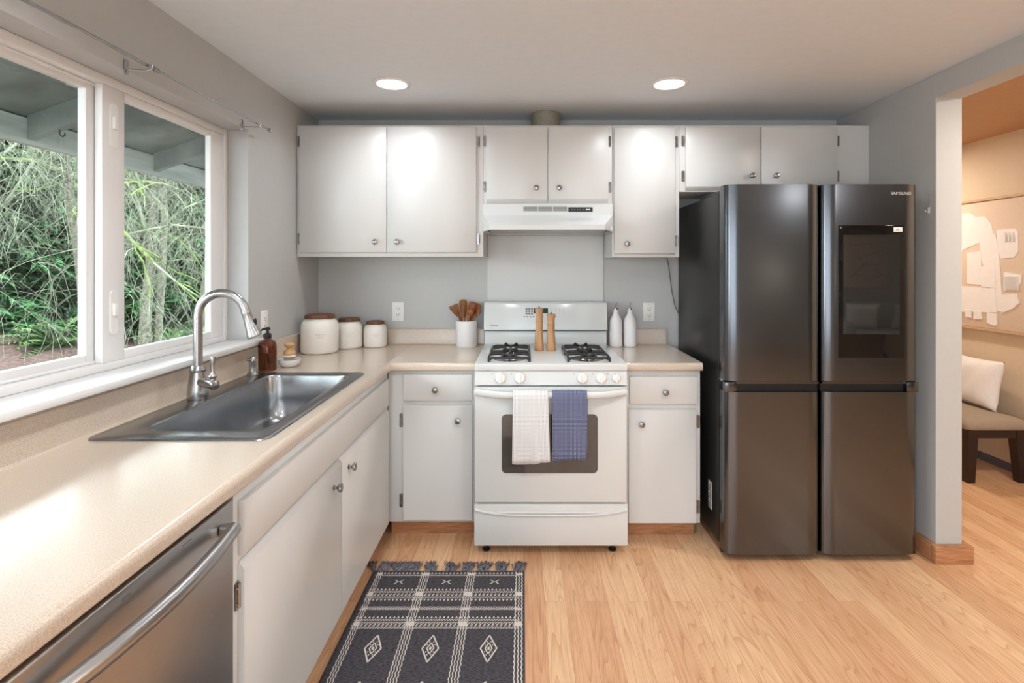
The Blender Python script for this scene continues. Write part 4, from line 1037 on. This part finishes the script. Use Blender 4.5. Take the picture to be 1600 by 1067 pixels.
pillow('throw_pillow', 'pale cushion on the right of the sofa mirrored in screen', (5.62, syb+.36, .66), .46, .40, .15, (-.25, 0, -.15), M['sofa'])
t = thing('line_drawing', 'framed pale line drawing above sofa, mirrored in the refrigerator screen', 'picture', (5.25, LY0, 1.06))
B().box(4.92, 5.58, LY0+.001, LY0+.03, 1.06, 1.84, .002).done('canvas', M['canvas'], t)
g = B()
for q in ([(5.0, 1.7), (5.3, 1.74), (5.4, 1.6), (5.1, 1.5), (5.05, 1.3), (5.3, 1.2)], [(5.1, 1.62), (5.2, 1.4), (5.45, 1.42), (5.5, 1.7)], [(5.0, 1.2), (5.25, 1.45), (5.5, 1.25), (5.2, 1.15)]):
    g.tube([(x, LY0+.031, z) for x, z in q], .004, 6)
g.done('ink_lines', M['greyprint'], t)
t = thing('table_lamp', 'lit table lamp with pale shade mirrored in upper left refrigerator door', 'lamp', (3.7, -2.75, .62))
B().lathe(3.7, -2.75, [(.08, .6205), (.08, .64), (.05, .66), (.10, .76), (.11, .84), (.06, .96), (.012, 1.0), (.012, 1.2)], 28).done('lamp_base', M['cream'], t)
B().lathe(3.7, -2.75, [(.20, 1.16), (.15, 1.46), (.148, 1.46), (.198, 1.16)], 32, close=True).done('lamp_shade', M['shade'], t)
t = thing('side_table', 'dark round side table under the lamp, mirrored in refrigerator door', 'table', (3.7, -2.75, 0))
B().lathe(3.7, -2.75, [(.26, .595), (.26, .62), (0, .62)], 36).done('table_top', M['espresso'], t)
B().lathe(3.7, -2.75, [(.18, 0), (.18, .02), (.03, .04), (.03, .594)], 24).done('pedestal', M['espresso'], t)

# ---------------------------------------------------------------- outside: eave, ground, trees
EX = -2.60
sl_ = .36
def roofz(x): return 2.195 + sl_*(x - EX)
g = B().prism([(EX-.04, roofz(EX-.04)), (XO, roofz(XO)), (XO, roofz(XO)+.10), (EX-.04, roofz(EX-.04)+.10)], 'y', -1.0, 6.5)
struct(g.done('roof_eave', M['eave'], smooth=False))
struct(B().box(EX-.042, EX, -1.0, 6.5, 2.045, roofz(EX-.04), .002).done('fascia_board', M['eavewood']))
for i, y in enumerate((0.87, 1.81, 2.75, 3.69, 4.63)):
    g = B().prism([(EX+.001, roofz(EX)-.125), (EX+.001, roofz(EX)-.001), (XO-.001, roofz(XO)-.001), (XO-.001, roofz(XO)-.125)], 'y', y, y+.045)
    struct(g.done('rafter', M['eave'], smooth=False))
struct(B().box(XO-.02, XO-.001, LY0-.1, .90, -1.1, roofz(XO)-.13).box(XO-.02, XO-.001, 2.48, 6.5, -1.1, roofz(XO)-.13).box(XO-.02, XO-.001, .90, 2.48, -1.1, 1.0).done('wall_outside', M['sidingout']))
t = thing('iron_hook', 'small rusty iron hook hanging under the outside rafter', 'hook', (-2.45, 2.77, 2.09))
B().tube([(-2.45, 2.772, 2.128), (-2.45, 2.772, 2.10), (-2.435, 2.772, 2.088), (-2.42, 2.772, 2.097), (-2.425, 2.772, 2.108)], .004, 8).done('hook_bar', M['iron'], t)

def hfn(u, v):
    x = -13 - 34*u; y = -10 + 70*v; return (x, y, gz(x, y) - .6 + max(0, -x-17)*.42 + .5*math.sin(x*.7+y*.9)*min(1, u*4))
rg = random.Random(11)
def gz(x, y):
    d = max(0, -x-3.5); return -1.05 + .055*d + .10*math.sin(x*.9+y*.5) + .08*math.sin(y*1.3-x*.4) + max(0, d-7)*.10
def gfn(u, v):
    x = XO-.05 - 40*u; y = -14 + 54*v; return (x, y, gz(x, y))
struct(B().grid(hfn, 60, 110).done('backdrop', M['hill']), 'dark wooded hillside added behind the trees to close sky gaps')  # extra slope added to block bright sky between the crowns
o = B().grid(gfn, 60, 70).done('ground', M['mulch']); struct(o, 'brown leaf-covered ground outside the window')

def conifer_mesh(seed, hgt, rad):
    r_ = random.Random(seed); b = bmesh.new()
    lv = int(hgt*3.6)
    for i in range(lv):
        f = i/lv; z = .15 + hgt*f*.98; R_ = rad*(1-f)**.8*r_.uniform(.75, 1.1) + .15
        for k in range(9):
            a = r_.uniform(0, 2*PI); n = 9
            for j in range(n):
                q = (j+.6)/n; rr = R_*q; zz = z - .30*R_*q*q + r_.uniform(-.05, .05)
                px, py = rr*math.cos(a), rr*math.sin(a)
                for s in range(5):
                    aa = a + r_.uniform(-1.3, 1.3); ln = r_.uniform(.16, .34); w_ = r_.uniform(.02, .045)
                    dx, dy = math.cos(aa)*ln, math.sin(aa)*ln; dz = r_.uniform(-.22, .02)
                    ox, oy = -math.sin(aa)*w_, math.cos(aa)*w_
                    p = (px + r_.uniform(-.06, .06), py + r_.uniform(-.06, .06), zz + r_.uniform(-.05, .05))
                    v = [b.verts.new((p[0]+ox, p[1]+oy, p[2])), b.verts.new((p[0]-ox, p[1]-oy, p[2]+.012)), b.verts.new((p[0]+dx-ox*.3, p[1]+dy-oy*.3, p[2]+dz)), b.verts.new((p[0]+dx*.7+ox, p[1]+dy*.7+oy, p[2]+dz*.5))]
                    b.faces.new((v[0], v[1], v[2], v[3]))
    me = bpy.data.meshes.new('needles'); b.to_mesh(me); b.free(); me.materials.append(M['conifer']); return me
def conifer(x, y, hgt, rad, seed, label):
    t = thing('evergreen_tree', label, 'tree', (x, y, gz(x, y)-.1), 'evergreens behind the window')
    B().tube([(0, 0, 0), (.03, 0, hgt*.5), (0, .02, hgt)], [.16*rad/1.8, .10*rad/1.8, .02], 10).done('trunk', M['bark'], t, local=True)
    me = con_me[seed % len(con_me)]
    o = bpy.data.objects.new('crown', me); C.objects.link(o); o.parent = t; o.rotation_euler = (0, 0, rg.uniform(0, 6)); o.scale = (rad/1.8, rad/1.8, hgt/7)
con_me = [conifer_mesh(1, 7, 1.8), conifer_mesh(2, 7, 1.8)]
spots = []
for ring_, (dist, n, h_, r_) in enumerate(((19.5, 9, 5.8, 2.3), (23, 9, 6.4, 2.9))):
    for i in range(n):
        a = math.radians(26 + 40*(i+.5*ring_)/(n-1)); spots.append((-dist*math.sin(a)*1.0, dist*math.cos(a)*1.0, h_*rg.uniform(.85, 1.15), r_*rg.uniform(.85, 1.15)))
for i, (x, y, h_, r_) in enumerate(spots):
    conifer(x, y, h_, r_, i, 'dark evergreen tree in the dense woodland outside the window')

def tree_mesh(seed, trunk, base_dir, depth_max, droop, spread=.6):
    """bare lichen-covered deciduous tree. returns trunk, twig and moss builders"""
    r_ = random.Random(seed); tk, tw, ms = B(), B(), B()
    cnt = [0]
    def grow(p, d, ln, rad, dep):
        if cnt[0] > 3300 or dep > depth_max: return
        cnt[0] += 1
        n = 8 if dep < 3 else 5; pts = [p]; q = Vector(p); dd = d.copy()
        for i in range(n):
            dd = (dd + Vector((r_.uniform(-1, 1), r_.uniform(-1, 1), r_.uniform(-1, 1)))*(.06 if dep == 0 else .26) + Vector((0, 0, -droop*(dep/3)*.09))).normalized()
            q = q + dd*ln/n; pts.append(q.copy())
        rs = [rad*(1-.55*i/n) for i in range(n+1)]
        (tk if dep == 0 else tw).tube(pts, rs, 8 if dep < 2 else 4 if dep < 3 else 3, cap=dep < 2)
        if 0 < dep < 3 and r_.random() < .35:
            ms.tube([x + Vector((0, 0, rs[i]*.5)) for i, x in enumerate(pts[:-2])], [max(.010, z*1.35)*r_.uniform(.7, 1.2) for z in rs[:-2]], 6)
        nb = [9, 8, 6, 5, 3][dep] if dep < 5 else 0
        for k in range(nb):
            i = r_.randint(2 if dep else 5, n); s = pts[i]
            ax = Vector((r_.uniform(-1, 1), r_.uniform(-1, 1), r_.uniform(-.5, .7))).normalized()
            nd = (dd*.75 + ax*spread*1.3).normalized()
            grow(s, nd, ln*r_.uniform(.45, .75), max(.0026, rs[i]*r_.uniform(.30, .48)), dep+1)
    grow(Vector((0, 0, 0)), Vector(base_dir).normalized(), trunk[0], trunk[1], 0)
    return tk, tw, ms
def bare_tree(x, y, seed, trunk, d, depth, droop, label, spread=.6):
    t = thing('bare_tree', label, 'tree', (x, y, gz(x, y)-.1), 'lichen-covered trees outside the window')
    tk, tw, ms = tree_mesh(seed, trunk, d, depth, droop, spread)
    tk.done('trunk', M['bark'], t, local=True); tw.done('branches', M['lichen'], t, local=True); ms.done('moss', M['moss'], t, local=True)
bare_tree(-6.1, 8.33, 5, (4.6, .105), (.005, .0, 1), 4, 1.0, 'grey lichen-barked forked tree, left of the two trunks in right pane', .62)
bare_tree(-5.98, 8.50, 8, (5.0, .075), (.035, .0, 1), 4, 1.0, 'slim leaning grey-barked tree, right of the two trunks in right pane', .62)
bare_tree(-6.9, 8.35, 21, (4.2, .11), (.01, -.02, 1), 4, 2.2, 'bare tree with drooping lichen twigs and moss behind the window mullion', .8)
bare_tree(-9.6, 9.2, 33, (4.6, .12), (.0, .05, 1), 4, 1.8, 'bare mossy tree further back at left of left pane', .8)
bare_tree(-8.2, 13.4, 34, (6, .17), (.0, .02, 1), 4, 1.0, 'thick bare tree at right edge of the right pane', .6)

def shrub_mesh(seed):
    r_ = random.Random(seed); b = bmesh.new()
    for k in range(34):
        a = r_.uniform(0, 2*PI); el = r_.uniform(.25, 1.35); L_ = r_.uniform(.5, 1.0)
        for j in range(16):
            q = j/16; x = math.cos(a)*math.cos(el)*L_*q; y = math.sin(a)*math.cos(el)*L_*q; z = math.sin(el)*L_*q - .45*q*q*L_
            for s in (-1, 1):
                w_ = .15*(1-q)+.03; ox, oy = -math.sin(a)*w_*s, math.cos(a)*w_*s; dx, dy = math.cos(a)*.035, math.sin(a)*.035
                v = [b.verts.new((x, y, z)), b.verts.new((x+dx, y+dy, z)), b.verts.new((x+ox+dx, y+oy+dy, z-.03+r_.uniform(-.02, .02)))]
                b.faces.new(v)
    me = bpy.data.meshes.new('fronds'); b.to_mesh(me); b.free(); me.materials.append(M['shrubg']); return me
sh_me = [shrub_mesh(1), shrub_mesh(2)]
n_ = 0
for i in range(44):
    a = math.radians(rg.uniform(24, 50)); d = rg.uniform(11.5, 17)
    x, y = -d*math.sin(a), d*math.cos(a)
    if d < 16.3 and a > math.radians(38): continue
    o = bpy.data.objects.new('fern', sh_me[i % 2]); C.objects.link(o); o.location = (x, y, gz(x, y)-.03); s = rg.uniform(.8, 1.9); o.scale = (s, s, s*rg.uniform(.8, 1.1)); o.rotation_euler = (0, 0, rg.uniform(0, 6))
    tag(o, 'green fern on the forest floor outside the window', 'fern', 'ferns on the forest floor')
